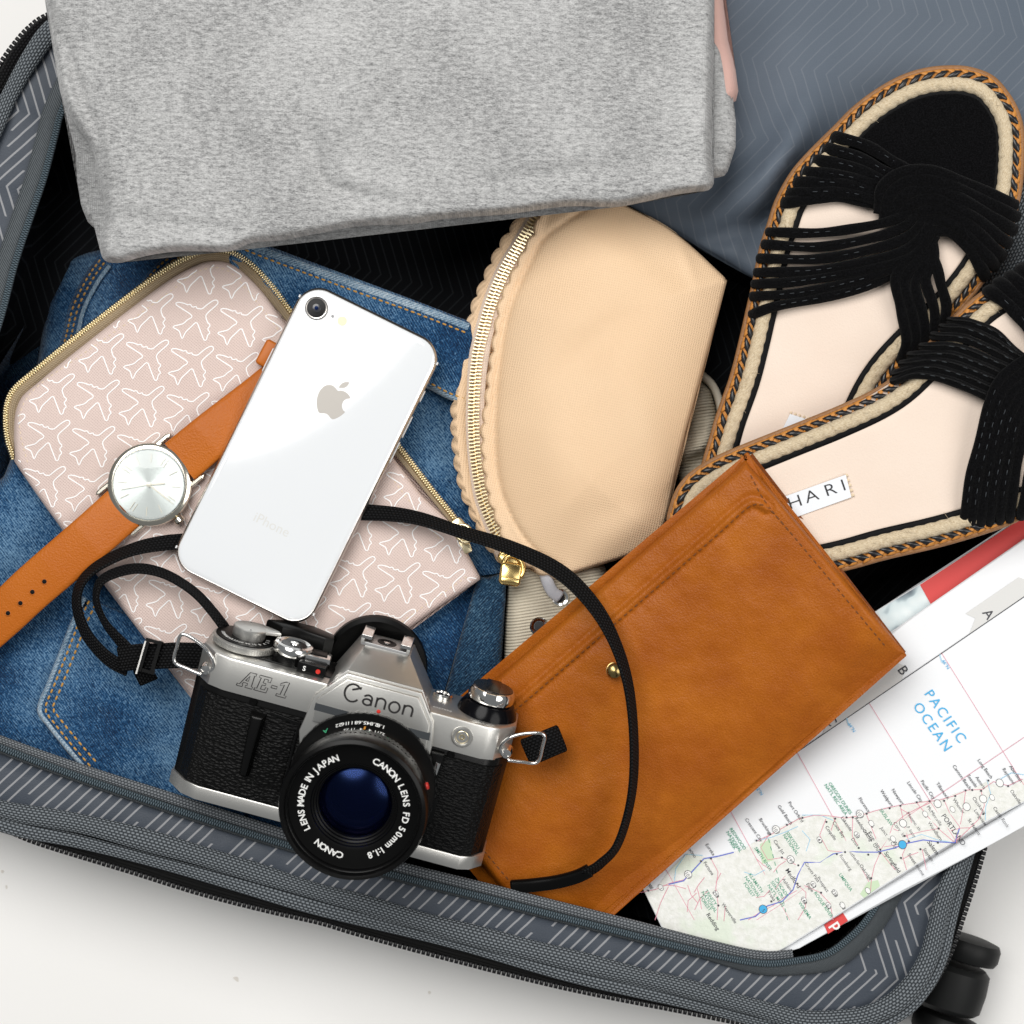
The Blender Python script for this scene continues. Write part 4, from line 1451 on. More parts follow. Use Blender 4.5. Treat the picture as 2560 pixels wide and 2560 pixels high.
for i in range(len(zt2)):
    tx = Vector((tg2[i][0], -tg2[i][1], 0)); ny = Vector((-tx.y, tx.x, 0))
    M = Matrix.Translation(P(zt2[i][0], zt2[i][1], -.0072)) @ Matrix((tx, ny, Vector((0, 0, 1)))).transposed().to_4x4()
    inst('zip_tooth', tm, M, tpar)
# slider and pull
Ms = Matrix.Translation(P(1272, 1398, -.006)) @ Matrix.Rotation(math.radians(-60), 4, 'Z')
V, F = extr(rrect(.009, .0085, .0025), -.003, .0028, .001, Ms)
sl2 = mk('zip_slider', V, F, M_gold, cb)
ring = [Vector((.0052 * math.cos(a) + .004, .0042 * math.sin(a), .0042 + .001 * math.cos(a))) for a in np.linspace(0, 2 * math.pi, 22, endpoint=False)]
sweep_obj('pull_ring', np.array([Ms @ v for v in ring]), circle(.0011, 8), M_gold, sl2, closed=True)
V, F = extr(rrect(.0095, .0100, .002), -.0014, .0016, .0009, Matrix.Translation(P(1276, 1436, -.001)) @ Matrix.Rotation(math.radians(-8), 4, 'Z'))
pt = mk('pull_tab', V, F, M_gold, sl2)
V, F = extr(rrect(.0082, .0022, .0005), .0012, .0024, .0004, Matrix.Translation(P(1275, 1450, -.001)) @ Matrix.Rotation(math.radians(-8), 4, 'Z'))
mk('pull_bar', V, F, M_gold, sl2)

# ------------------------------------------------------------------ folded road map
mpx = lambda x, y: -.012 + 2.935e-5 * (x - 1650) - 8.85e-6 * (2300 - y) * -1 * -1
def mapz(x, y): return -.0125 + 2.9e-5 * (x - 1650) + 8.0e-6 * (y - 2300)
mp = thing('road_map', P(2200, 1900, -.02), 'folded paper road map showing the Pacific coast, half under the wallet', 'map')
Z2 = .5176
def z2(x, y): return (1560 + x * Z2, 1300 + y * Z2)
def sheet(name, outline, dz, m, th=.0005):
    o = Soft(outline, dz, th, 3, 40, plane=mapz, zside=.3)
    return o.build(name, m, mp)
# covers beneath, then the white folded strip, then the printed panel
sheet('cover_panel', [(1700, 1850), (2190, 1527), (2300, 1460), (2560, 1290), (2800, 1130), (3000, 1700), (2560, 2060), (1985, 2378), (1680, 2330)], -.0022, M_paper)
sheet('folded_panel', [(1640, 1990), (2238, 1577), (2331, 1508), (2560, 1347), (2800, 1180), (3000, 1760), (2560, 2066), (2460, 2121), (2242, 2233), (1989, 2376), (1800, 2420), (1650, 2330)], -.0010, M_paper)
pan = [(1594, 2195), (1700, 2080), (1896, 1930), (2238, 1577), (2331, 1510), (2560, 1350), (2800, 1185), (2960, 1760), (2560, 2006), (2460, 2057), (2300, 2157), (2136, 2261), (1960, 2372), (1900, 2400), (1690, 2392), (1645, 2300)]
PAN = sheet('map_panel', pan, .0012, M_paper)
def mz(e): return lambda x, y: mapz(x, y) + .0012 + e
# red cover band and snowy photo
def patch(name, outline, e, m, parent, base=.0012):
    q = np.array(outline, float)
    V = W(q, lambda x, y: mapz(x, y) + base + e)
    f = tuple(range(len(V)))
    if area2(q) > 0: f = f[::-1]
    return mk(name, V.tolist(), [f], m, parent, False)
# these lie on the cover panel (lower sheet), its strip that shows beyond the printed panel
cov = [o for o in mp.children if o.name.startswith('cover_panel')][0]
patch('red_band', [(2300, 1462), (2560, 1292), (2798, 1134), (2830, 1190), (2560, 1375), (2335, 1525)], .0003, M_map_red, cov, -.0022)
patch('snow_picture', [(2192, 1528), (2299, 1463), (2334, 1526), (2230, 1600)], .0003, M_snow, cov, -.0022)
fold = [o for o in mp.children if o.name.startswith('folded_panel')][0]
q = [(2060, 2312), (2105, 2278), (2120, 2302), (2070, 2335)]
rt = patch('red_tab', q, .0003, M_map_red, fold, -.0010)
mbt = MB(); put_text(mbt, 'p', Matrix.Translation(P(2078, 2312, mapz(2078, 2312))) @ Matrix.Rotation(math.radians(-55), 4, 'Z'), .0068, .02, 1, 'LEFT', zf=lambda a, b: zpx(mapz)(a, b) - .0010 + .0005); mbt.build('tab_letter', M_map_white, rt, False)
# land with shaded relief
coast = [(1594, 2195), (1618, 2228), (1640, 2222), (1671, 2180), (1700, 2149), (1720, 2133), (1751, 2139), (1777, 2149), (1819, 2133), (1858, 2124), (1891, 2102), (1922, 2092), (1940, 2071), (1969, 2061), (2005, 2040), (2035, 2036), (2067, 2035), (2088, 2045), (2129, 2040), (2171, 2030), (2210, 2024), (2248, 2014), (2295, 2004),
         (2326, 2001), (2357, 1999), (2388, 1983), (2430, 1973), (2471, 1952), (2490, 1962), (2523, 1968), (2560, 1947), (2640, 1900)]
land = coast + [(2700, 1914), (2560, 2003), (2460, 2054), (2300, 2154), (2136, 2258), (1960, 2369), (1900, 2398), (1692, 2389), (1648, 2300)]
land[0] = (1604, 2216)
patch('land_relief', land, .00022, M_relief, PAN)
patch('pale_park', [(2150, 2235), (2170, 2205), (2195, 2200), (2200, 2215), (2160, 2245)], .00032, M_map_dgreen, PAN)
patch('pale_park', [(1900, 2110), (1925, 2098), (1934, 2150), (1905, 2160)], .00032, M_map_dgreen, PAN)
# grey index band along the black border line
bl0, bl1 = np.array((1896, 1947.)), np.array((2560, 1492.))
dr_ = (bl1 - bl0) / np.linalg.norm(bl1 - bl0)
nr_ = np.array((dr_[1], -dr_[0]))
if nr_[1] > 0: nr_ = -nr_
def bp(s_, o_): return tuple(bl0 + dr_ * s_ + nr_ * o_)
for s0, s1 in ((-300, 90), (195, 455), (640, 830), (850, 1100)):
    patch('index_band', [bp(s0, 1), bp(s1 - 20, 1), bp(s1 + 10, 22), bp(s1 - 8, 48), bp(s0 + 20, 48), bp(s0 + 34, 24)], .00022, M_map_grey, PAN)
ml = {k: MB() for k in ('black', 'pink', 'blue', 'lblue', 'green', 'cyan', 'white', 'orange', 'dgreen', 'red')}
def mline(key, pts, w, e=.00034, smooth=True):
    p = path(pts, 8) if smooth and len(pts) > 2 else resample(np.array(pts, float), 40)
    ribbon(ml[key], W(p, mz(e)), w)
mline('black', [bp(-400, 0), bp(1200, 0)], .00035)
# graticule
for a, b in (((1533, 640), (1932, 1280)), ((1185, 885), (1480, 1360)), ((835, 1120), (1190, 1760)), ((495, 1370), (800, 1932)), ((170, 1630), (340, 1932)), ((1480, 1360), (1610, 1560))):
    mline('pink', [z2(*a), z2(*b)], .00022, .00030)
mline('pink', [z2(1932, 1050), z2(1480, 1355), z2(800, 1830), z2(640, 1932)], .00022, .00030, False)
# roads
def wig(pts, amp=3.0, seed=0):
    p = path(pts, 9)
    r_ = np.random.default_rng(seed)
    p[1:-1] += np.convolve(r_.normal(0, amp, len(p) + 2), np.ones(3) / 3, 'valid')[1:-1, None] * np.array([[.5, 1.0]])
    return [tuple(a) for a in p]
roads = [[(75, 1800), (175, 1775), (215, 1760), (265, 1745), (300, 1735)], [(640, 1552), (705, 1520), (785, 1475), (860, 1438), (975, 1425), (1020, 1442), (1105, 1436), (1170, 1418), (1280, 1392), (1335, 1380), (1412, 1362), (1475, 1358), (1545, 1350), (1600, 1333), (1650, 1308), (1725, 1308), (1760, 1258), (1800, 1270), (1855, 1285), (1925, 1250)],
         [(420, 1635), (455, 1680), (440, 1740), (455, 1860), (450, 1932)], [(700, 1520), (660, 1600), (700, 1640), (760, 1632), (830, 1665)], [(975, 1445), (945, 1500), (960, 1570), (1000, 1600), (1070, 1605)], [(1105, 1440), (1090, 1490), (1130, 1585), (1150, 1605)], [(1170, 1418), (1190, 1470), (1215, 1540), (1238, 1592)],
         [(1335, 1380), (1350, 1430), (1355, 1525), (1375, 1550)], [(1412, 1362), (1440, 1400), (1520, 1490), (1595, 1555)], [(1545, 1350), (1575, 1420), (1625, 1490), (1605, 1550)], [(1650, 1308), (1640, 1380), (1625, 1470)], [(1725, 1308), (1735, 1415), (1610, 1545)], [(1238, 1605), (1200, 1700), (1190, 1800)], [(1238, 1600), (1310, 1690)],
         [(1375, 1550), (1340, 1630), (1365, 1690)], [(835, 1760), (870, 1765), (880, 1850), (840, 1932)], [(870, 1765), (950, 1800), (1000, 1860), (1010, 1932)], [(1480, 1365), (1300, 1470), (1270, 1560), (1238, 1595)], [(1440, 1590), (1450, 1640), (1460, 1690)], [(1520, 1490), (1420, 1510), (1360, 1525)], [(215, 1770), (180, 1850), (150, 1932)],
         [(835, 1790), (600, 1932)], [(1020, 1442), (1000, 1500)]]
rr_ = np.random.default_rng(11)
for k in range(18):
    a = np.array((rr_.uniform(250, 1750), 0.0)); a[1] = np.interp(a[0], [250, 1750], [1760, 1360]) + rr_.uniform(0, 170)
    d_ = rr_.uniform(-1, 1, 2); d_ /= np.linalg.norm(d_)
    roads.append([tuple(a), tuple(a + d_ * 45 + rr_.normal(0, 8, 2)), tuple(a + d_ * 90 + rr_.normal(0, 12, 2))])
for i, r_ in enumerate(roads):
    mline('pink', wig([z2(*a) for a in r_], 2.8, i), .00026, .00038, False)
blues = [[(215, 1760), (300, 1735), (345, 1680), (385, 1640), (430, 1632), (500, 1612), (530, 1605)], [(560, 1932), (640, 1915), (700, 1860), (760, 1845), (815, 1790), (840, 1740), (845, 1670), (900, 1645), (960, 1655), (1010, 1612), (1070, 1605), (1130, 1590), (1180, 1620), (1238, 1598), (1300, 1585), (1380, 1560), (1460, 1545), (1520, 1555), (1605, 1555), (1620, 1490)]]
for i, r_ in enumerate(blues):
    mline('blue', wig([z2(*a) for a in r_], 1.5, i + 50), .0005, .00040, False)
for i, r_ in enumerate([[(1755, 1258), (1770, 1320), (1740, 1400), (1745, 1450)], [(640, 1548), (720, 1530), (800, 1500), (840, 1480)], [(860, 1500), (900, 1540), (880, 1600)], [(1360, 1545), (1420, 1520), (1500, 1535), (1600, 1560)], [(1820, 1250), (1860, 1220), (1932, 1230)], [(1010, 1450), (1000, 1420), (860, 1425)], [(580, 1700), (620, 1720), (680, 1690)], [(240, 1770), (265, 1650), (310, 1612), (380, 1620)]]):
    mline('lblue', wig([z2(*a) for a in r_], 3.5, i + 90), .0003, .00036, False)
dd_ = resample(np.array([z2(698, 1540), z2(730, 1660), z2(790, 1932)], float), 10)
for i in range(0, len(dd_) - 1, 2): ribbon(ml['dgreen'], W(dd_[i:i + 2], mz(.0004)), .0003)
TR = math.radians(-55.6)
def mtext(key, s, x, y, size, bold=0, e=.00046, sp=1.0):
    c = P(*z2(x, y), mapz(*z2(x, y)) + .0012)
    put_text(ml[key], s, Matrix.Translation(c) @ Matrix.Rotation(TR, 4, 'Z'), size, bold, sp, 'LEFT', zf=lambda a, b: zpx(mapz)(a, b) + .0012 + e)
T1 = .0021
for s_, x, y in (('Port Orford', 790, 1365), ('Gold Beach', 740, 1382), ('Brookings', 650, 1445), ('Crescent City', 583, 1445), ('Eureka', 392, 1568), ('Mendocino', 280, 1545), ('Fortuna', 382, 1655), ('Florence', 1130, 1345), ('Waldport', 1235, 1308), ('Newport', 1290, 1303), ('Lincoln City', 1365, 1268),
                 ('Pacific City', 1430, 1262), ('Tillamook', 1505, 1272), ('Cannon Beach', 1585, 1188), ('Seaside', 1655, 1235), ('Astoria', 1695, 1243), ('Long Beach', 1705, 1160), ('Raymond', 1825, 1203), ('Aberdeen', 1858, 1190), ('Coquille', 970, 1482), ('Coos Bay', 1005, 1460), ('Lakeside', 1045, 1437), ('Reedsport', 1112, 1440), ('Drain', 1095, 1540),
                 ('Cottage Grove', 1150, 1498), ('Junction City', 1236, 1488), ('Corvallis', 1298, 1463), ('Albany', 1362, 1482), ('Monmouth', 1362, 1415), ('McMinnville', 1460, 1385), ('Woodburn', 1465, 1462), ('Stayton', 1442, 1590), ('Sweet Home', 1368, 1615), ('Wheeler', 1585, 1350), ('Clatskanie', 1680, 1342), ('Longview', 1688, 1402),
                 ('St Helens', 1658, 1448), ('Oakville', 1862, 1308), ('Castle Rock', 1780, 1390), ('Roseburg', 1038, 1620), ('Sutherlin', 1082, 1598), ('Oakridge', 1135, 1668), ('Grants Pass', 870, 1658), ('Ashland', 762, 1735), ('Cave Jct', 720, 1550), ('Prospect', 930, 1728), ('Eagle', 878, 1758), ('Yreka', 690, 1795), ('Weaverville', 470, 1855), ('Fort Bragg', 78, 1700)):
    mtext('black', s_, x, y, T1)
for s_, x, y, z_ in (('Eugene', 1172, 1512, .0028), ('Springfield', 1255, 1608, .0025), ('PORTLAND', 1530, 1428, .0030), ('Salem', 1462, 1555, .0028), ('Medford', 777, 1690, .0028), ('Redding', 395, 1905, .0026)):
    mtext('black', s_, x, y, z_, .006)
for s_, x, y in (('OREGON DUNES', 985, 1272), ("NAT'L REC AREA", 965, 1280), ('REDWOOD', 508, 1492), ('NATIONAL', 492, 1508), ('PARK', 500, 1545), ('SMITH RIVER', 628, 1585), ('KLAMATH', 600, 1712), ('NATIONAL', 580, 1725), ('FOREST', 575, 1755), ('CASCADE', 724, 1735), ('SISKIYOU', 706, 1748), ("NAT'L MON", 690, 1765), ('TRINITY', 388, 1790), ('NATIONAL', 372, 1798), ('FOREST', 365, 1822), ('UMPQUA', 1035, 1712), ('SISKIYOU', 780, 1510), ('NATIONAL', 765, 1522), ('SIUSLAW', 1232, 1400), ('ROGUE RIVER', 915, 1800), ('WINEMA', 840, 1850)):
    mtext('green', s_, x, y, T1, .004)
mtext('cyan', 'PACIFIC', 1447, 838, .0061, 0, sp=1.25)
mtext('cyan', 'OCEAN', 1392, 898, .0061, 0, sp=1.25)
for s_, x, y in (("46\u00b0N", 1532, 680), ("44\u00b0N", 1078, 985), ("42\u00b0N", 632, 1290), ("40\u00b0N", 205, 1600)): mtext('cyan', s_, x, y, T1)
for a in ((1525, 650), (1075, 955), (632, 1262)): mline('lblue', [z2(*a), z2(a[0] + 12, a[1] + 40)], .0004, .0004, False)
for s_, x, y in (('A', 1728, 448), ('B', 1318, 722), ('C', 968, 962)): mtext('black', s_, x, y, .0060, .004)
# route shields and town dots
def shield(s_, x, y, w_=26, h_=17, key='white'):
    q = [(x + w_ * math.cos(a) * .62 * .56 + h_ * math.sin(a) * .62 * .8, y + w_ * math.cos(a) * .62 * .83 - h_ * math.sin(a) * .62 * .56) for a in np.linspace(0, 2 * math.pi, 14, endpoint=False)]
    q = np.array([z2(*a) for a in q])
    c_ = q.mean(0)
    for kk, sc_, e in (('black', 1.14, .00048), (key, 1.0, .00054)):
        V = W(c_ + (q - c_) * sc_, mz(e))
        f = tuple(range(len(V)))
        ml[kk].add(V.tolist(), [f if np.cross(V[1] - V[0], V[2] - V[1])[2] > 0 else f[::-1]])
    lw = len(s_) * 8
    mtext('white' if key == 'blue' else 'black', s_, x - lw * .62 - 4, y - lw * .75 + 10, .0022, .002, .0006)
for s_, x, y in (('101', 310, 1712), ('101', 735, 1495), ('101', 1140, 1420), ('101', 1515, 1370), ('101', 1815, 1270), ('199', 805, 1640), ('26', 1655, 1385), ('30', 1735, 1347), ('20', 1348, 1465)): shield(s_, x, y, 30, 26)
for s_, x, y in (('42', 945, 1545), ('38', 1125, 1520), ('126', 1195, 1465), ('18', 1455, 1420), ('6', 1587, 1398), ('4', 1778, 1340), ('62', 915, 1760), ('140', 870, 1835), ('230', 1018, 1800), ('138', 1055, 1860), ('299', 445, 1805), ('1', 178, 1775), ('62', 988, 1862), ('58', 1178, 1790), ('99W', 1300, 1540)): shield(s_, x, y, 24, 17)
for x, y in ((1345, 1568), (672, 1880)):
    shield('5', x, y, 32, 30, 'cyan')
for x, y in ((118, 1790), (372, 1648), (420, 1635), (640, 1548), (706, 1518), (787, 1472), (862, 1438), (1020, 1442), (1075, 1436), (1105, 1436), (1172, 1418), (1283, 1392), (1335, 1380), (1414, 1363), (1476, 1358), (1546, 1356), (1600, 1333), (1650, 1306), (1682, 1304), (1725, 1308), (1760, 1258), (1855, 1285), (838, 1757), (842, 1668), (1028, 1614), (1068, 1604), (1180, 1616), (1238, 1592), (1238, 1608), (1356, 1526), (1520, 1490), (1376, 1552), (1516, 1558), (763, 1630), (978, 1458), (1134, 1584), (1194, 1730), (952, 1800), (712, 1842), (456, 1862), (1432, 1590), (1338, 1632), (1735, 1420)):
    V, F, U = lathe([(.00048, .0), (.00001, .00002)], 8, Matrix.Translation(P(*z2(x, y), mapz(*z2(x, y)) + .0012 + .00058)))
    ml['black'].add(V, F)
for k, m, nm in (('black', M_map_text, 'black_lettering'), ('pink', M_map_pink, 'road_lines'), ('blue', M_map_blue, 'motorway_lines'), ('lblue', M_map_lblue, 'river_lines'), ('green', M_map_green, 'green_lettering'), ('cyan', M_map_cyan, 'blue_lettering'), ('white', M_map_white, 'route_shields'), ('dgreen', M_map_green, 'border_dashes')):
    if ml[k].V: ml[k].build(nm, m, PAN, False, 'stuff')

# ------------------------------------------------------------------ tan leather wallet
wl = thing('wallet', P(1600, 1750, -.02), 'tan leather travel wallet with brass snap, under the camera strap', 'wallet')
A, B, C_, D_ = np.array((1866., 1158.)), np.array((2259., 1630.)), np.array((1388., 2381.)), np.array((995., 1909.))
ux = (D_ - A) / np.linalg.norm(D_ - A)       # along the spine, towards lower left
uy = (B - A) / np.linalg.norm(B - A)         # across, towards lower right
LX, LY = np.linalg.norm(D_ - A), np.linalg.norm(B - A)
def wz(x, y):
    s_ = np.dot((x - A[0], y - A[1]), ux)
    return .034 - .047 * s_ / LX
def wq(s_, t_): return A + ux * s_ + uy * t_
def wloop(i0, i1):
    q = []
    for s_, t_ in ((i0, -2), (LX * .5, 0), (LX - i0, 0), (LX, i1), (LX, LY - i1), (LX - i0, LY), (LX * .5, LY + 2), (i0 + 30, LY + 2), (i0, LY), (2, LY - i1), (-2, LY * .5), (2, i1)):
        q.append(tuple(wq(s_, t_)))
    return q
# back leaf, inner layers, then the front flap
Soft(cr(wloop(10, 20), 4, True), -.012, .006, 8, 24, plane=wz, zside=.4, uvrot=.7).build('back_leaf', M_wallet_edge, wl)
Soft([tuple(wq(*a)) for a in ((12, 30), (LX - 30, 30), (LX - 30, LY - 22), (6, LY - 22))], -.005, .006, 6, 24, plane=wz, uvrot=.7).build('inner_leaf', M_wallet, wl)
Soft([tuple(wq(*a)) for a in ((18, 40), (LX - 30, 40), (LX - 30, LY - 60), (12, LY - 60))], -.0008, .0034, 5, 24, plane=wz, uvrot=.7).build('inner_leaf', M_wallet_edge, wl)
RID = path([tuple(wq(LX + 30, 92)), tuple(wq(LX * .6, 90)), tuple(wq(200, 88)), tuple(wq(70, 86)), tuple(wq(40, 100)), tuple(wq(28, 135)), tuple(wq(26, 260)), tuple(wq(26, LY - 40))], 6)
ridge = RID[RID[:, 1] > 0]
ridA = path([tuple(wq(LX + 30, 84)), tuple(wq(LX * .6, 82)), tuple(wq(200, 80)), tuple(wq(72, 79)), tuple(wq(44, 92)), tuple(wq(34, 118))], 6)
def wh(q, d):
    sx = (q - A) @ ux
    ty = (q - A) @ uy
    dr = seg_dist(q, ridA, False)
    z = .0015 * np.exp(-(dr / 9.0) ** 2) - .0008 * np.exp(-(((dr - 16)) / 6.0) ** 2)
    z += .0048 * np.sin(np.clip(ty / LY, 0, 1) * math.pi) ** .6
    z -= .004 * np.exp(-((ty - LY) / 60.) ** 2)
    z += np.array([.0016 * fbm(a, b, 1 / 300., 5.1, 2) for a, b in q])
    return z
wfront = Soft(cr([tuple(wq(*a)) for a in ((-2, 6), (30, -4), (LX * .5, -2), (LX - 10, 0), (LX, 20), (LX, LY - 20), (LX - 12, LY), (LX * .5, LY + 4), (60, LY + 2), (10, LY), (-2, LY - 12), (-4, LY * .5))], 5, True), .001, .0040, 15, 6, plane=wz, hfun=wh, nz=(.0003, 50, 2), zside=1.0, uvrot=.7)
wfront.build('front_flap', M_wallet, wl)
spn = path([tuple(wq(-2, 6)), tuple(wq(LX * .5, 2)), tuple(wq(LX, 4))], 10)
stz = lambda p, e=.0002: W(p, wfront.z(p) + e)
stitches('stitching', stz(offset(RID, 0)), .0020, .0011, .0006, .0003, M_brown_thread, wl)
st2 = path([tuple(wq(10, 26)), tuple(wq(18, 60)), tuple(wq(26, 110)), tuple(wq(27, 200))], 5)
stitches('stitching', stz(st2), .0020, .0011, .0006, .0003, M_brown_thread, wl)
st3 = path([tuple(wq(LX - 26, 250)), tuple(wq(LX - 26, 400)), tuple(wq(LX - 28, LY - 20))], 5)
stitches('stitching', stz(st3), .0020, .0011, .0006, .0003, M_brown_thread, wl)
bz = float(wfront.z(np.array([(1535, 1675)]))[0])
lathe_obj('brass_snap', [(.0036, -.0006), (.0036, .0004), (.0022, .0008), (.0026, .0018), (.0035, .0030), (.0034, .0042), (.0024, .0052), (.0001, .0056)], M_brass, wl, 28, Matrix.Translation(P(1536, 1676, bz)), 60)


# ------------------------------------------------------------------ sandals
def piece_mesh(name, l, w, h, m, skew):
    """one plaited strip segment: a small pillow, slanted"""
    V, F = [], []
    for z, k in ((-h * .5, 1.0), (h * .35, .92), (h, .55)):
        for a, b in ((-1, -1), (1, -1), (1, 1), (-1, 1)):
            V.append((a * l / 2 * k + b * skew * w * .5, b * w / 2 * k, z))
    for r in range(2):
        for i in range(4):
            j = (i + 1) % 4
            F.append((r * 4 + i, r * 4 + j, (r + 1) * 4 + j, (r + 1) * 4 + i))
    F += [(8, 9, 10, 11), (3, 2, 1, 0)]
    me = bpy.data.meshes.new(name)
    me.from_pydata(V, [], F); me.materials.append(m)
    me.polygons.foreach_set('use_smooth', np.ones(len(F), dtype=bool))
    return me


BRK = piece_mesh('black_plait', .0043, .0038, .0017, M_braid_k, 1.0)
BRO = piece_mesh('orange_plait', .0038, .0036, .0013, M_braid_o, -.8)


def sandal(name, label, out, zp, T, cords, toe=None, inset=1.0, flip=1):
    """out: closed px outline; zp(x,y): height of the sole's underside; cords: list of (px points, lift profile)"""
    th = thing(name, P(*np.mean(np.array(out), 0), zp(*np.mean(np.array(out), 0))), label, 'sandal', 'pair of flat sandals')
    o = path(out, 7, True)
    if area2(o) < 0: o = o[::-1]
    sg = 1 if inside(offset(o, 20, True)[[10]], o)[0] else -1
    ins = lambda d: offset(o, sg * d, True)
    zt = lambda e: (lambda x, y: zp(x, y) + T + e)
    n_ = len(o)
    rows = [W(ins(4), zp), W(o, lambda x, y: zp(x, y) + .001), W(o, lambda x, y: zp(x, y) + T * .45), W(ins(1.5), lambda x, y: zp(x, y) + T * .5), W(o, lambda x, y: zp(x, y) + T * .56), W(o, zt(-.0012)), W(ins(3), zt(-.0002)), W(ins(9), zt(0)), W(ins(14), zt(-.0006)), W(ins(40), zt(-.0006))]
    V = np.vstack(rows).tolist()
    F = []
    for r in range(len(rows) - 1):
        for i in range(n_):
            j = (i + 1) % n_
            F.append((r * n_ + i, r * n_ + j, (r + 1) * n_ + j, (r + 1) * n_ + i))
    F += [tuple((len(rows) - 1) * n_ + i for i in f) for f in cap(ins(40))] + [tuple(f) for f in cap(ins(4))]
    so = mk('sole', V, F, M_sole, th, True, [(v[0], v[1]) for v in V])
    bm = bmesh.new(); bm.from_mesh(so.data); bmesh.ops.recalc_face_normals(bm, faces=bm.faces); bm.to_mesh(so.data); bm.free()
    # insole
    Soft(ins(76), 0, .003, 9, 18, plane=lambda x, y: zp(x, y) + T + .0022, zside=.5, hfun=lambda q, d: np.array([.0006 * fbm(a, b, 1 / 260., 8.8, 2) for a, b in q])).build('insole', M_insole, th)
    # black piping, rope
    sweep_obj('piping', W(resample(ins(69), 8, True), zt(.0008)), flat(.0040, .0030), M_black_pipe, th, closed=True)
    rp = resample(ins(48), 3.0, True)
    def rr(a, s_):
        an = np.arctan2(a[:, 1], a[:, 0])
        k = 1 + .13 * np.abs(np.sin(1.5 * an + s_ * 620.0)) - .05
        return a * k[:, None]
    sweep_obj('jute_rope', W(rp, zt(.0014)), circle(.0030, 16), M_rope, th, closed=True, radf=rr)
    # loose jute fibres
    fb = MB()
    for i in rng.integers(0, len(rp), 70):
        c = W(rp[[i]], zt(.0040))[0]
        a = rng.uniform(0, 6.28); L = rng.uniform(.002, .006)
        pts = [c + np.array((math.cos(a) * L * t, math.sin(a) * L * t, .001 * math.sin(t * 3))) + rng.normal(0, .0004, 3) * t for t in np.linspace(0, 1, 5)]
        V, F, U = sweep(np.array(pts), circle(.00009, 3)); fb.add(V, F, U)
    fb.build('loose_fibres', M_rope, th, True, 'stuff')
    loft('plait_backing', [W(ins(d_), zt(e_)) for d_, e_ in ((9, -.0004), (11, .0004), (26, .0006), (36, .0002))], M_braid_o, th, closed=True)
    # plaited border, each strip its own piece
    for me, dd, dz, nm in ((BRO, 19.0, .0001, 'orange_plait'), (BRK, 23.5, .0003, 'black_plait')):
        q = resample(ins(dd), 33.0, True)
        t_ = tangents(q, True)
        for i in range(len(q)):
            if not (-30 < q[i][0] < 2600 and -30 < q[i][1] < 2600): continue
            tx = Vector((t_[i][0], -t_[i][1], 0)); ny = Vector((-tx.y, tx.x, 0))
            ph = .5 if nm[0] == 'o' else 0
            pos = q[i] + t_[i] * 16.5 * ph
            M = Matrix.Translation(W(pos[None], zt(dz))[0]) @ Matrix((tx, ny, Vector((0, 0, 1)))).transposed().to_4x4() @ Matrix.Rotation(rng.normal(0, .06), 4, 'Z') @ Matrix.Diagonal((1, flip, 1, 1))
            inst(nm, me, M, so)
    if toe is not None:
        q = np.array(toe)
        tz = Soft(q, 0, .001, 6, 14, plane=lambda x, y: zp(x, y) + T + .0034, zside=.5)
        tz.build('toe_lining', M_suede, th)
    # suede cords
    dash = MB()
    for pts, lift, wd, st in cords:
        p = path(pts, 6)
        arc = np.linspace(0, 1, len(p))
        kx, kz = list(np.linspace(0, 1, len(lift))), list(lift)
        if kz[0] < .003: kx = [0, .035, .12] + kx[1:]; kz = [-.0005, .0045, .0066] + kz[1:]
        if kz[-1] < .003: kx = kx[:-1] + [.88, .965, 1]; kz = kz[:-1] + [.0066, .0045, -.0005]
        lz = np.interp(arc, kx, np.maximum(kz, [-.0005 if v < 0 else (.0045 if i in (1, len(kz) - 2) and v < .0046 else .006) for i, v in enumerate(kz)]))
        lz = np.convolve(np.pad(lz, 1, mode='edge'), np.ones(3) / 3, 'valid')
        z = np.array([zp(a, b) for a, b in p]) + T + lz
        wp = W(p, z)
        sc = 1 + .06 * np.sin(arc * 17 + pts[0][0])
        sweep_obj('strap_cord', wp, flat(wd * .70, .0042, .0020), M_suede, th, scale=sc)
        if st:
            a0, a1 = st
            k = (arc > a0) & (arc < a1)
            sp_ = wp[k] + np.array((0, 0, .0021))
            if len(sp_) > 3:
                q = resample(sp_, .0046)
                for i in range(len(q) - 1):
                    d_ = (q[i + 1] - q[i]) * .45
                    V, F, U = sweep(np.array([q[i], q[i] + d_]), circle(.00014, 4)); dash.add(V, F, U)
    if dash.V: dash.build('stitching', M_grey_thread, th, True, 'stuff')
    return th, o, ins, zt


def z5(*pts): return [(1760 + .4141 * a, .4141 * b) for a, b in pts]
def z8(*pts): return [(2060 + .4139 * a, 600 + .4139 * b) for a, b in pts]

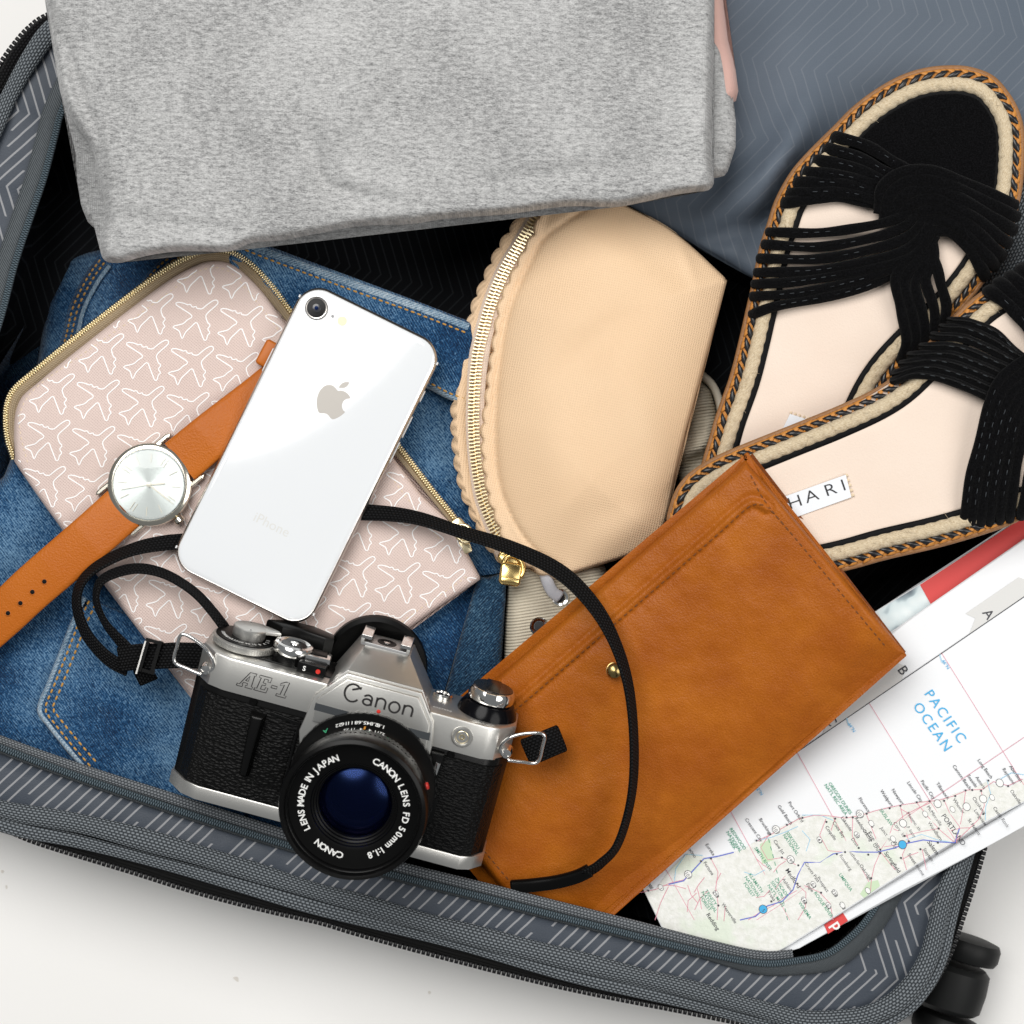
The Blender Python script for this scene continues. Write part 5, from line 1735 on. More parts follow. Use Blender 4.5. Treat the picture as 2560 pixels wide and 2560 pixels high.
UP = [(1740, 1215), (1748, 1180), (1758, 1142), (1772, 1096), (1790, 1035), (1823, 942), (1846, 854), (1865, 770), (1880, 704), (1897, 621), (1917, 559), (1938, 497), (1975, 431), (2017, 381), (2083, 315), (2133, 265), (2195, 219), (2257, 186), (2319, 168), (2381, 163), (2431, 168), (2485, 190), (2526, 236),
      (2553, 290), (2562, 352), (2558, 456), (2544, 530), (2526, 585), (2490, 662), (2440, 735), (2370, 815), (2290, 890), (2225, 965), (2180, 1050), (2140, 1150), (2080, 1260), (1990, 1335), (1890, 1360), (1800, 1330), (1755, 1275)]
L1 = [.001, .006, .009, .008]
cordsU = []
for p, lf, st in (
    (z5((790, 825), (980, 880), (1180, 1000), (1330, 1080)), [.000, .005, .009, .008], (.1, .75)), (z5((745, 895), (920, 945), (1120, 1050), (1300, 1130)), [.000, .005, .009, .008], (.1, .7)), (z5((680, 965), (880, 1005), (1080, 1090), (1250, 1180)), [.0, .005, .009, .008], (.1, .7)),
    (z5((615, 1035), (850, 1065), (1060, 1130), (1200, 1230)), [.0, .005, .009, .008], (.1, .7)), (z5((560, 1100), (830, 1110), (1050, 1170), (1150, 1270)), [.0, .005, .009, .008], (.1, .7)), (z5((515, 1170), (800, 1160), (1050, 1210), (1120, 1300)), [.0, .005, .009, .008], (.1, .7)),
    (z5((485, 1225), (600, 1210), (800, 1185), (1040, 1230)), [.0, .003, .006, .007], None)):
    cordsU.append((p, lf, .0074, st))
for p, lf, st in (
    (z5((390, 1400), (700, 1405), (1020, 1360), (1180, 1310), (1260, 1250)), [.0, .006, .010, .010], (.08, .6)), (z5((365, 1475), (700, 1490), (1020, 1435), (1200, 1370), (1300, 1280)), [.0, .006, .010, .010], (.08, .6)), (z5((335, 1560), (700, 1562), (1050, 1495), (1240, 1420), (1340, 1300)), [.0, .006, .010, .010], (.08, .6)),
    (z5((315, 1645), (700, 1630), (1060, 1560), (1260, 1480), (1380, 1330)), [.0, .006, .010, .010], (.08, .6)), (z5((300, 1715), (600, 1695), (1060, 1610), (1280, 1530), (1400, 1370)), [.0, .006, .010, .010], (.08, .6)), (z5((292, 1790), (600, 1765), (900, 1700), (1130, 1625), (1330, 1520), (1400, 1420)), [.0, .006, .009, .009], (.08, .6)),
    (z5((288, 1900), (430, 1850), (700, 1800), (950, 1740), (1130, 1655), (1330, 1520)), [.0, .004, .007, .008], (.1, .7))):
    cordsU.append((p, lf, .0062, st))
for p, lf in (
    (z5((1060, 1290), (1080, 1130), (1200, 1040), (1370, 1035), (1560, 1100), (1880, 1240)), [.008, .0125, .0135, .0125, .008, .001]), (z5((1090, 1330), (1120, 1180), (1240, 1090), (1400, 1090), (1580, 1160), (1890, 1310)), [.008, .0125, .0135, .0125, .008, .001]), (z5((1130, 1350), (1170, 1230), (1280, 1140), (1430, 1150), (1600, 1230), (1870, 1390)), [.008, .012, .013, .0125, .008, .001]),
    (z5((1170, 1360), (1220, 1260), (1330, 1200), (1470, 1220), (1620, 1310), (1840, 1470)), [.008, .0115, .0125, .012, .008, .001]), (z5((1220, 1360), (1280, 1300), (1390, 1260), (1500, 1290), (1640, 1390), (1800, 1550)), [.008, .011, .012, .011, .008, .001]), (z5((1270, 1370), (1350, 1330), (1440, 1330), (1540, 1380), (1640, 1470), (1760, 1610)), [.008, .010, .0115, .010, .007, .001]),
    (z5((1300, 1400), (1400, 1390), (1490, 1400), (1580, 1470), (1640, 1560), (1700, 1670)), [.008, .010, .010, .009, .006, .001])):
    cordsU.append((p, lf, .0078, None))
for p in ([(2270, 585), (2290, 620), (2240, 690), (2252, 770), (2266, 850), (2252, 900)], [(2290, 590), (2300, 640), (2262, 700), (2280, 780), (2290, 850), (2272, 890)], [(2310, 590), (2316, 650), (2288, 710), (2308, 790), (2312, 845), (2300, 870)], [(2330, 590), (2334, 650), (2314, 700), (2335, 770), (2336, 830), (2320, 850)], [(2320, 610), (2340, 660), (2352, 710), (2366, 765), (2358, 810)]):
    cordsU.append((p, [.008, .010, .009, .006, .002], .0066, None))
zu = lambda x, y: -.016 + 2.6e-5 * (x - 1760)
insU_toe = None
oU = path(UP, 7, True)
if area2(oU) < 0: oU = oU[::-1]
sgU = 1 if inside(offset(oU, 20, True)[[10]], oU)[0] else -1
inn = offset(oU, sgU * 71, True)
tl = [q for q in inn if (q[1] - 420) < (q[0] - 2000) * .36 + 10 and q[0] > 2060]
# keep the toe boundary in order round the outline
idx = [i for i, q in enumerate(inn) if (q[1] - 420) < (q[0] - 2000) * .36 + 10 and q[0] > 2060]
br = [k for k in range(len(idx) - 1) if idx[k + 1] - idx[k] > 1]
if br: idx = idx[br[0] + 1:] + idx[:br[0] + 1]
toe = [tuple(inn[i]) for i in idx]
sanU, *_ = sandal('sandal', 'black strappy sandal lying with its toe at the top right', UP, zu, .0105, cordsU, toe=toe)
# brand patch on the upper sandal, mostly hidden
def patchlabel(parent, quad, zf, txt=None):
    V = W(np.array(quad, float), zf)
    V2 = V.copy(); V2[:, 2] += .0005
    o = mk('label_patch', np.vstack([V, V2]).tolist(), [(4, 5, 6, 7), (0, 1, 5, 4), (1, 2, 6, 5), (2, 3, 7, 6), (3, 0, 4, 7)], M_label, parent, False)
    return o
zlU = lambda x, y: zu(x, y) + .0105 + .0026
lu = patchlabel(sanU, [(1955, 1075), (1975, 1035), (2022, 1050), (2004, 1092)], zlU)
mb = MB(); put_text(mb, 'I', Matrix.Translation(P(2000, 1058, .02 if 2000 != 2000 else .0)) @ Matrix.Rotation(math.radians(-75), 4, 'Z'), .010, 0, 1, 'LEFT', zf=lambda a, b: zpx(zlU)(a, b) + .0007)
mb.build('label_lettering', M_ink, lu, False)
stitches('label_stitching', W(path([(1972, 1030), (1998, 1038), (2026, 1047)], 4), lambda x, y: zlU(x, y) + .0002), .0011, .0008, .0012, .0004, M_cream_thread, lu)

LO = [(1667, 1310), (1669, 1282), (1688, 1226), (1721, 1184), (1776, 1147), (1846, 1115), (1963, 1068), (2079, 1021), (2172, 979), (2233, 940), (2289, 886), (2349, 826), (2429, 747), (2498, 700), (2560, 664), (2640, 622), (2720, 600), (2800, 596), (2880, 625), (2935, 690), (2955, 780), (2935, 880), (2870, 1010), (2780, 1135),
      (2680, 1230), (2600, 1282), (2560, 1297), (2498, 1324), (2359, 1366), (2219, 1399), (2116, 1427), (2000, 1450), (1880, 1460), (1770, 1440), (1700, 1390), (1675, 1350)]
cordsL = []
for p in (z8((420, 850), (560, 810), (760, 850), (1000, 950)), z8((430, 810), (600, 770), (800, 810), (1040, 910)), z8((470, 750), (660, 730), (840, 770), (1080, 870)), z8((520, 700), (720, 690), (880, 730), (1110, 830)), z8((590, 645), (780, 645), (920, 690), (1150, 790)), z8((660, 580), (820, 590), (960, 640), (1190, 760)), z8((710, 530), (860, 540), (1000, 600), (1230, 740))):
    cordsL.append((p, [.0, .006, .008, .009], .0056, (.25, .9)))
cordsL.append((z8((760, 490), (880, 500), (1030, 560), (1160, 680), (1260, 760)), [.0, .006, .007, .009], .0056, (.25, .9)))
for p in (z8((845, 1700), (880, 1450), (930, 1250), (1000, 980), (1080, 820), (1260, 690)), z8((890, 1715), (930, 1450), (975, 1260), (1040, 1020), (1110, 870), (1270, 750)), z8((945, 1715), (985, 1450), (1020, 1270), (1080, 1050), (1150, 910), (1280, 810)), z8((1000, 1710), (1035, 1450), (1070, 1280), (1120, 1080), (1190, 950), (1290, 870)),
          z8((1060, 1700), (1090, 1460), (1120, 1290), (1160, 1110), (1230, 990), (1300, 930)), z8((1120, 1690), (1150, 1460), (1175, 1300), (1210, 1140), (1270, 1030), (1310, 990)), z8((1190, 1670), (1230, 1460), (1260, 1300), (1290, 1150), (1330, 1050))):
    cordsL.append((p, [.0, .007, .010, .011, .010], .0062, (.1, .75) if p[0][0] < 2500 else None))
for p in (z8((990, 300), (1100, 380), (1230, 520), (1330, 680)), z8((1050, 250), (1160, 340), (1280, 480), (1380, 660)), z8((1120, 210), (1220, 300), (1330, 440), (1420, 640)), z8((1190, 170), (1290, 260), (1390, 420), (1460, 620)), z8((1270, 130), (1360, 230), (1440, 400))):
    cordsL.append((p, [.0, .006, .009, .010], .0082, (.2, .8) if p[0][0] < 2490 else None))
# knot beyond the right edge of the picture
for k in range(5):
    p = [(2560 + 8 * k, 960 + 12 * k), (2590 + 6 * k, 880), (2650, 850 + 14 * k), (2720, 880 + 16 * k), (2790, 960 + 22 * k), (2850, 1040 + 22 * k)]
    cordsL.append((p, [.008, .012, .013, .011, .006, .001], .0076, None))
zl = lambda x, y: .0005 + 2.0e-5 * (x - 1667)
sanL, *_ = sandal('sandal', 'black strappy sandal with cream insole and white label, heel under the wallet', LO, zl, .0105, cordsL, flip=-1)
zlL = lambda x, y: zl(x, y) + .0105 + .0026
q = [(1948, 1246), (2114, 1187), (2128, 1243), (1962, 1303)]
ll = patchlabel(sanL, q, zlL)
mb = MB()
put_text(mb, 'C', Matrix.Translation(P(1958, 1285, .02 if 1958 != 2000 else .0)) @ Matrix.Rotation(math.radians(19), 4, 'Z'), .0072, 0, 1, 'CENTER', zf=lambda a, b: zpx(zlL)(a, b) + .0007)
for ch, x, y in (('H', 1991, 1268), ('A', 2032, 1253), ('R', 2078, 1237), ('I', 2110, 1226)):
    put_text(mb, ch, Matrix.Translation(P(x, y, .02 if x != 2000 else .0)) @ Matrix.Rotation(math.radians(19), 4, 'Z') @ Matrix.Diagonal((1.25, 1, 1, 1)), .0072, -.008, 1, 'CENTER', zf=lambda a, b: zpx(zlL)(a, b) + .0007)
mb.build('label_lettering', M_ink, ll, False)
stitches('label_stitching', W(path([(2114, 1182), (2124, 1212), (2134, 1244)], 4), lambda x, y: zlL(x, y) + .0002), .0014, .0008, .0014, .0005, M_cream_thread, ll)


# ------------------------------------------------------------------ film camera
ca = thing('film_camera', P(830, 1900, -.02), 'silver and black vintage film camera with lens, lying on the jeans', 'camera')
TILT = math.radians(13.0)
ROT = math.radians(-15.0)
mm = .001
# local axes: x along the body, y up towards the top plate, z out of the lens (millimetres)
CM = Matrix.Translation((-.1485, -.1132, -.010)) @ Matrix.Rotation(ROT, 4, 'Z') @ Matrix.Rotation(TILT, 4, 'X') @ Matrix.Diagonal((mm, mm, mm, 1))
def cx(name, outline, z0, z1, m, bev=.6, parent=None, taper=0.0, ang=30, M=None):
    """outline in the front (x,y) plane pushed along z"""
    return extr_obj(name, outline, z0, z1, m, parent or ca, bev, (CM if M is None else M), ang, taper)
def ctop(name, outline_xz, y0, y1, m, bev=.6, parent=None, taper=0.0):
    """outline in the (x,z) plane pushed up along y"""
    M = CM @ Matrix(((1, 0, 0, 0), (0, 0, 1, 0), (0, -1, 0, 0), (0, 0, 0, 1)))   # (a,b,c) -> x=a, y=c, z=-b
    return extr_obj(name, [(a, -b) for a, b in outline_xz], y0, y1, m, parent or ca, bev, M, 30, taper)
def turned(name, prof, x, y, z, axis, m, parent=None, n=36, ang=32, endcap=True):
    R = Matrix() if axis == 'z' else Matrix.Rotation(-math.pi / 2, 4, 'X')
    return lathe_obj(name, prof, m, parent or ca, n, CM @ Matrix.Translation((x, y, z)) @ R, ang, None, endcap)
ZF = 31.0     # body front
# plan of the body (x,z), ends chamfered like the real one
plan = [(0, 4), (3, 0), (138, 0), (141, 4), (141, 20), (136, ZF - 3), (131, ZF), (14, ZF), (7, ZF - 3), (0, 19)]
def plan_in(d):
    return [(d if a < 20 and a < 1 else (141 - d if a > 140 else a), b) for a, b in plan]
ctop('bottom_plate', plan, 0, 6.2, M_satin, .8)
body = ctop('body', [(a * .986 + 1, b * .975 + .3) for a, b in plan], 6.2, 52.0, M_black_paint, .3)
# leatherette panels wrap the front
lp = [(1.6, 8), (1.6, 19.5), (7.6, ZF - 2.4), (14.4, ZF + .35), (56, ZF + .35), (56, 8)]
ctop('grip_leatherette', [(4.2, 12), (4.2, 23.0), (8.3, ZF - 1.9), (14.4, ZF + .7), (60, ZF + .7), (60, 12)], 7.2, 48.3, M_grain, .5)
ctop('side_leatherette', [(103, 12), (103, ZF + .7), (130.8, ZF + .7), (135.2, ZF - 1.9), (138.4, 23.0), (138.4, 12)], 7.2, 48.6, M_grain, .5)
# finger ridge, battery door, screw
cx('finger_grip', [(30.0, 17), (34.6, 17), (35.8, 46), (28.8, 46)], ZF + .5, ZF + 5.2, M_black_paint, 1.4, taper=.8)
bd = cx('battery_door', [(37, 14), (49, 14), (49, 42.5), (37, 42.5)], ZF + .5, ZF + 1.3, M_grain, .3)
cx('door_rim', [(49.4, 12), (50.6, 12), (50.6, 46.5), (37, 48), (37, 46.6), (49.4, 45)], ZF + .4, ZF + 1.9, M_black_paint, .3, parent=bd)
turned('screw', [(1.7, 0), (1.7, .5), (1.1, .6), (.1, .3)], 28.6, 49.6, ZF + .3, 'z', M_black_satin, n=16)
turned('screw', [(1.5, 0), (1.5, .5), (1.0, .6), (.1, .3)], 116, 49.8, ZF + .3, 'z', M_black_satin, n=16)
cx('winder_socket', [(103.5, 18), (115.5, 18), (115.5, 29), (103.5, 29)], ZF + .5, ZF + 1.2, M_black_paint, .3)
# top plate
tplan_l = [(1.2, 3), (4, 0), (62, 0), (62, ZF + 1), (15, ZF + 1), (8, ZF - 1.6), (1.2, 20)]
tp = ctop('top_plate', tplan_l, 51.5, 66.2, M_satin, 1.1)
ctop('top_plate_panel', [(11, 3), (60, 3), (60, 24), (14, 24), (9, 18)], 66.2, 66.9, M_black_paint, .3, parent=tp)
tplan_r = [(100, 0), (137, 0), (139.8, 3), (139.8, 20), (133.5, ZF - 1.6), (128, ZF + 1), (100, ZF + 1)]
tr_ = ctop('top_plate', tplan_r, 51.5, 66.2, M_satin, 1.1)
q = MB()
# prism housing: lofted rings (z, polygon) from the name plate back to the eyepiece
def ring(pts): return [CM @ Vector(p) for p in pts]
r1_ = [(53.5, 51, ZF + 2.5), (54.2, 61.5, ZF + 2.5), (64.4, 75.0, ZF + 2.5), (97.4, 75.0, ZF + 2.5), (105.0, 63.0, ZF + 2.5), (106.0, 51, ZF + 2.5)]
r2_ = [(55.0, 51, 14), (55.5, 63.0, 14), (68.0, 81.5, 14), (88.0, 81.8, 14), (102.5, 63.0, 14), (104, 51, 14)]
r3_ = [(55.0, 51, -5), (55.5, 62.0, -5), (65.0, 81.5, -5), (88.0, 81.8, -5), (102.5, 62.0, -5), (104, 51, -5)]
V, F = [], []
rings_ = [r1_, r2_, r3_]
for r in rings_: V += ring(r)
for k in range(len(rings_) - 1):
    for i in range(5):
        F.append((k * 6 + i, k * 6 + i + 1, (k + 1) * 6 + i + 1, (k + 1) * 6 + i))
    F.append((k * 6 + 5, k * 6, (k + 1) * 6, (k + 1) * 6 + 5))
F += [tuple(range(6))[::-1], tuple(12 + i for i in range(6))]
pr = mk('prism_housing', V, F, M_satin, ca, True)
bm = bmesh.new(); bm.from_mesh(pr.data)
bmesh.ops.recalc_face_normals(bm, faces=bm.faces)
bmesh.ops.bevel(bm, geom=[e for e in bm.edges], offset=.0006, segments=2, affect='EDGES', profile=.6)
bm.to_mesh(pr.data); bm.free()
pr.data.polygons.foreach_set('use_smooth', np.ones(len(pr.data.polygons), dtype=bool)); sharp(pr, 28)
# front housing: name plate and the apron round the mount
cx('front_apron', [(60, 8), (103, 8), (107.5, 36), (107.2, 52), (105.2, 62.5), (97.2, 74.2), (64.8, 74.2), (53.6, 61), (50.8, 44)], ZF - 2, ZF + 4.6, M_satin, .8)
npl = cx('name_plate', [(55.4, 50), (105.2, 50), (104.0, 62), (96.4, 72.4), (65.6, 72.4), (55.2, 60.4)], ZF + 4.4, ZF + 6.4, M_satin, .7)
q = cx('dark_stripe', [(55.0, 55.4), (105.4, 55.4), (105.0, 58.6), (55.0, 58.6)], ZF + 5.5, ZF + 6.55, M_satin_d, 0)
q.data.materials[0] = Mat('slate_stripe', (.045, .05, .055), .4).m
# lettering drawn with strokes
def strokes(name, paths_, w_, z, m, parent, M=None):
    mbx = MB()
    for p in paths_:
        p = np.asarray(p, float)
        p3 = [(M or CM) @ Vector((a, b, z)) for a, b in p]
        upv = ((M or CM).to_3x3() @ Vector((0, 0, 1))).normalized()
        V, F, U = sweep(np.array([tuple(v) for v in p3]), flat(w_ * mm, .00025), up=tuple(upv))
        mbx.add(V, F, U)
    return mbx.build(name, m, parent, False)
def arcp(cx_, cy_, rx, ry, a0, a1, n=18):
    return [(cx_ + rx * math.cos(math.radians(a)), cy_ + ry * math.sin(math.radians(a))) for a in np.linspace(a0, a1, n)]
bx_, by_ = 65.8, 63.4
xh = 4.6
lc = []
lc.append([(bx_ + 6.0, by_ + 6.0), (bx_ + 6.3, by_ + 6.9)] + arcp(bx_ + 3.3, by_ + 3.7, 3.4, 3.9, 48, 322) )
lc.append([(bx_ + 6.0, by_ + 6.5), (bx_ + 2.8, by_ + 5.0)])
lc.append([(bx_ + 8.4, by_ + 4.0)] + arcp(bx_ + 10.2, by_ + 3.0, 1.7, 1.5, 150, 0, 10) + [(bx_ + 11.9, by_ + .2)])
lc.append(arcp(bx_ + 10.1, by_ + 1.4, 1.8, 1.35, 0, 360, 18))
for k in (14.0, ):
    lc.append([(bx_ + k, by_ + .1), (bx_ + k, by_ + xh)]); lc.append([(bx_ + k, by_ + 3.0)] + arcp(bx_ + k + 1.9, by_ + 2.9, 1.9, 1.7, 160, 0, 10) + [(bx_ + k + 3.8, by_ + .1)])
lc.append(arcp(bx_ + 21.8, by_ + 2.3, 2.25, 2.35, 0, 360, 24))
k = 25.8
lc.append([(bx_ + k, by_ + .1), (bx_ + k, by_ + xh)]); lc.append([(bx_ + k, by_ + 3.0)] + arcp(bx_ + k + 1.9, by_ + 2.9, 1.9, 1.7, 160, 0, 10) + [(bx_ + k + 3.8, by_ + .1)])
strokes('brand_lettering', lc, .85, ZF + 6.55, M_engrave, npl)
# outlined slab letters on the left of the top plate
def slab(pts, x, y, s_, sl=.18): return [(x + (a + b * sl) * s_, y + b * s_) for a, b in pts] + [(x + (pts[0][0] + pts[0][1] * sl) * s_, y + pts[0][1] * s_)]
LA = [(-.6, 0), (1.6, 0), (1.6, .9), (1.2, .9), (1.5, 1.8), (3.1, 1.8), (3.2, .9), (2.7, .9), (2.7, 0), (5.4, 0), (5.4, .9), (4.9, .9), (4.4, 5.4), (4.9, 5.4), (4.9, 6.3), (2.4, 6.3), (.3, .9), (-.6, .9)]
LA2 = [(1.9, 2.7), (3.0, 2.7), (2.85, 4.8)]
LE = [(6.2, 0), (11, 0), (11, 2.0), (10, 2.0), (10, 1.0), (8.4, 1.0), (8.4, 2.7), (9.6, 2.7), (9.6, 3.6), (8.4, 3.6), (8.4, 5.3), (9.9, 5.3), (9.9, 4.4), (10.9, 4.4), (10.9, 6.3), (6.2, 6.3), (6.2, 5.4), (7, 5.4), (7, .9), (6.2, .9)]
LH = [(11.9, 2.6), (14, 2.6), (14, 3.6), (11.9, 3.6)]
L1_ = [(14.8, 0), (18.6, 0), (18.6, .9), (17.7, .9), (17.7, 6.3), (16.5, 6.3), (14.8, 5.3), (14.8, 4.4), (16.2, 5.0), (16.2, .9), (14.8, .9)]
s_ = 1.12
strokes('model_lettering', [slab(l, 20.8, 55.2, s_) for l in (LA, LA2, LE, LH, L1_)], .36, ZF + 1.1, M_engrave, tp)
# shutter dial, speed knob, release button, advance lever
dl = turned('shutter_dial', [(13.4, 0), (13.8, .4), (13.8, 3.0), (13.2, 3.5), (12.4, 3.6), (7.5, 3.7), (.1, 3.7)], 17.0, 66.8, 12.5, 'y', M_satin, n=72)
kn = MB()
for i in range(72):
    a = 2 * math.pi * i / 72
    kn.box(CM @ Matrix.Translation((17.0 + 13.85 * math.cos(a), 68.5, 12.5 + 13.85 * math.sin(a))) @ Matrix.Rotation(-a, 4, 'Y'), .5, 2.3, .55)
kn.build('dial_knurling', M_satin, dl, False, 'stuff')
turned('dial_scale', [(12.9, 3.65), (12.7, 3.95), (8.2, 4.1), (.1, 4.1)], 17.0, 66.8, 12.5, 'y', M_black_satin, dl, 48)
tx_ = MB()
for i, s_t in enumerate(('1000', '500', '250', '125', '60', '30', '15', '8', '4', '2', 'B')):
    a = math.radians(200 + i * 17)
    M = CM @ Matrix.Translation((17.0, 70.95, 12.5)) @ Matrix.Rotation(-math.pi / 2, 4, 'X') @ Matrix.Rotation(a, 4, 'Z') @ Matrix.Translation((10.6, 0, 0)) @ Matrix.Rotation(math.pi / 2, 4, 'Z')
    put_text(tx_, s_t, M, 2.3, .01, 1, 'CENTER')
tx_.build('dial_numbers', M_white_ink, dl, False)
wd = turned('advance_hub', [(7.0, 3.9), (7.3, 6.0), (7.3, 8.2), (6.9, 8.6), (.1, 8.9)], 18.0, 66.8, 11.5, 'y', M_satin, n=48)
hub2 = ctop('lever_arm', [(16.5, 4), (22, 3.5), (30, 7), (31.5, 9.7), (25, 13), (22, 16.5)], 73.8, 75.4, M_satin, .5, parent=wd)
ctop('lever_tip', [(23, -1), (31, -7.5), (43, -8.5), (53, -4), (53.8, 2), (50, 4), (39, 2), (31, 5)], 68.0, 77.0, M_black_satin, 1.2, parent=wd)
dots = MB()
for a_ in ((17.2, 6.5), (19.0, 17.0)):
    V, F, U = lathe([(.45, 0), (.01, .02)], 8, CM @ Matrix.Translation((a_[0], 75.72, a_[1])) @ Matrix.Rotation(-math.pi / 2, 4, 'X')); dots.add(V, F)
dots.build('hub_screws', M_ink, wd, False)
rb = turned('release_collar', [(8.0, 0), (8.0, 4.2), (8.0, 4.4)], 38.6, 66.4, 16.5, 'y', M_black_paint, n=40)
turned('release_ring', [(8.5, 4.2), (8.8, 4.8), (8.8, 7.2), (8.2, 8.2), (7.0, 8.7), (6.2, 8.3), (5.8, 7.7), (.1, 7.6)], 38.6, 66.4, 16.5, 'y', M_chrome, rb, 48)
turned('release_button', [(5.7, 7.7), (5.5, 8.2), (2.2, 8.1), (.1, 8.1)], 38.6, 66.4, 16.5, 'y', M_black_gloss, rb, 36)
turned('cable_socket', [(2.0, 8.1), (1.8, 8.7), (1.2, 8.7), (1.0, 8.0), (.1, 7.9)], 38.6, 66.4, 16.5, 'y', M_chrome, rb, 20)
bl = ctop('lock_block', [(43, 12), (55.0, 10), (55.0, 27), (43, 27)], 66.4, 71.0, M_black_paint, .5)
ctop('lock_lever', [(45, 12), (54, 11), (55.6, 14), (55.6, 21.5), (45, 22.5)], 71.1, 73.2, M_chrome, .5, parent=bl)
ctop('lever_cap', [(46, 13), (53.2, 12.4), (53.9, 19.5), (46, 20.3)], 73.1, 73.7, M_black_satin, .3, parent=bl)
mr = turned('red_lamp', [(1.2, 0), (.9, .5), (.1, .6)], 52.0, 68.6, 26.8, 'z', M_red, bl, 16)
mb = MB(); put_text(mb, 'S', CM @ Matrix.Translation((46.0, 67.5, 27.1)), 3.0, .02, 1, 'CENTER'); mb.build('lever_letter', M_white_ink, bl, False)
# hot shoe and eyecup
hs = ctop('hot_shoe', [(66.0, 1), (87.0, 1), (87.0, 14), (66.0, 14)], 81.4, 83.0, M_satin_d, .3)
for a0, a1, b0, b1 in ((65.6, 70.2, 65.8, 67.2), (82.9, 87.5, 85.9, 87.3)):
    ctop('shoe_rail', [(a0, 1), (a1, 1), (a1, 15.5), (a0, 15.5)], 84.8, 86.4, M_chrome, .3, parent=hs)
    ctop('shoe_wall', [(b0, 1), (b1, 1), (b1, 15.5), (b0, 15.5)], 82.8, 84.9, M_satin, .1, parent=hs)
turned('shoe_contact', [(4.2, 1.4), (4.2, 1.65), (2.9, 1.65), (2.9, 1.5)], 76.6, 81.6, 8, 'y', M_black_satin, hs, 28)
turned('shoe_pin', [(1.5, 1.4), (1.5, 1.8), (.1, 1.9)], 76.6, 81.6, 8, 'y', M_chrome, hs, 16)
turned('eyecup', [(17, -6), (21.5, -5), (23.0, -2), (22.6, 0), (20.5, .6), (17, -.6), (.1, -1)], 73.5, 66.5, -7.5, 'z', M_black_satin, n=56)
# rewind knob and button
rk = turned('rewind_base', [(13.2, -.3), (12.6, 2.2), (10.8, 5.2), (10.4, 5.4), (.1, 5.5)], 126.0, 66.2, 13.5, 'y', M_black_gloss, n=48)
turned('rewind_knob', [(8.5, 5.4), (9.8, 6.2), (10.2, 7.6), (10.0, 10.2), (9.3, 11.4), (8.7, 11.7), (.1, 11.8)], 126.0, 66.2, 13.5, 'y', M_chrome, rk, 48)
turned('knob_cap', [(8.9, 11.6), (8.6, 12.0), (.1, 12.1)], 126.0, 66.2, 13.5, 'y', Mat('dark_mirror_cap', (.10, .09, .085), .22, .9).m, rk, 40)
ctop('knob_crank', [(122.8, 5.2), (129.0, 5.2), (129.0, 21.8), (122.8, 21.8)], 78.0, 78.6, Mat('crank_dark', (.055, .05, .048), .28, .85).m, .2, parent=rk)
ctop('crank_grip', [(123.4, 21.4), (128.4, 21.4), (128.4, 23.8), (123.4, 23.8)], 73.4, 77.8, M_chrome, .5, parent=rk)
bc = turned('check_button', [(4.4, -.2), (4.4, 1.2), (3.9, 1.9), (3.1, 1.7), (2.8, .6), (.1, .5)], 105.6, 66.2, 9, 'y', M_chrome, n=32)
turned('button_top', [(2.8, 1.0), (.1, 1.2)], 105.6, 66.2, 9, 'y', M_black_gloss, bc, 20)
mb = MB(); put_text(mb, '8027058', CM @ Matrix.Translation((103.0, 66.4, 26.0)) @ Matrix.Rotation(-math.pi / 2, 4, 'X'), 2.2, 0, 1.1)
mb.build('serial_number', M_white_ink, tr_, False)
# flash socket, release lever at the right of the mount
ps = turned('flash_socket', [(4.6, 0), (4.6, .8), (4.0, 1.5), (3.4, 1.5), (3.2, .9)], 118.4, 59.0, ZF + .9, 'z', M_satin, n=36)
turned('socket_ring', [(3.3, .6), (2.6, 1.0), (2.3, .6), (1.5, .5)], 118.4, 59.0, ZF + .9, 'z', M_palegold, ps, 28)
turned('socket_core', [(1.6, .6), (1.1, 1.1), (.6, 1.1), (.5, .6), (.1, .6)], 118.4, 59.0, ZF + .9, 'z', M_palegold, ps, 20)
sl_ = cx('side_lever', [(107.5, 30), (113, 30), (113, 50), (107.5, 50)], ZF, ZF + 4.4, M_black_paint, .5)
cx('lever_metal', [(110.0, 41.5), (112.2, 41), (112.6, 46.4), (110.4, 46.8)], ZF + 4.2, ZF + 6.0, M_chrome, .3, parent=sl_)
# lens: x=82, y=21
LXc, LYc = 82.6, 29.6
mt = turned('lens_mount', [(30.5, 0), (30.5, 1.0), (29.5, 1.4), (28.5, 1.4)], LXc, LYc, ZF + 4.4, 'z', M_satin, n=80, endcap=False)
Z0 = ZF + 5.0
ln_ = turned('lens_barrel', [(26, 0), (31.0, .2), (31.4, .8), (31.4, 3.2), (30.8, 3.6), (28.4, 9.4), (28.0, 9.8), (26.8, 14.6), (27.4, 15.2), (29.4, 24.8), (29.2, 25.6), (30.4, 26.4), (31.0, 32.5), (30.3, 35.4), (28.9, 36.2), (28.3, 36.0), (27.8, 33.6), (27.4, 33.4), (27.0, 32.6)], LXc, LYc, Z0, 'z', M_black_satin, n=96, ang=40, endcap=False)
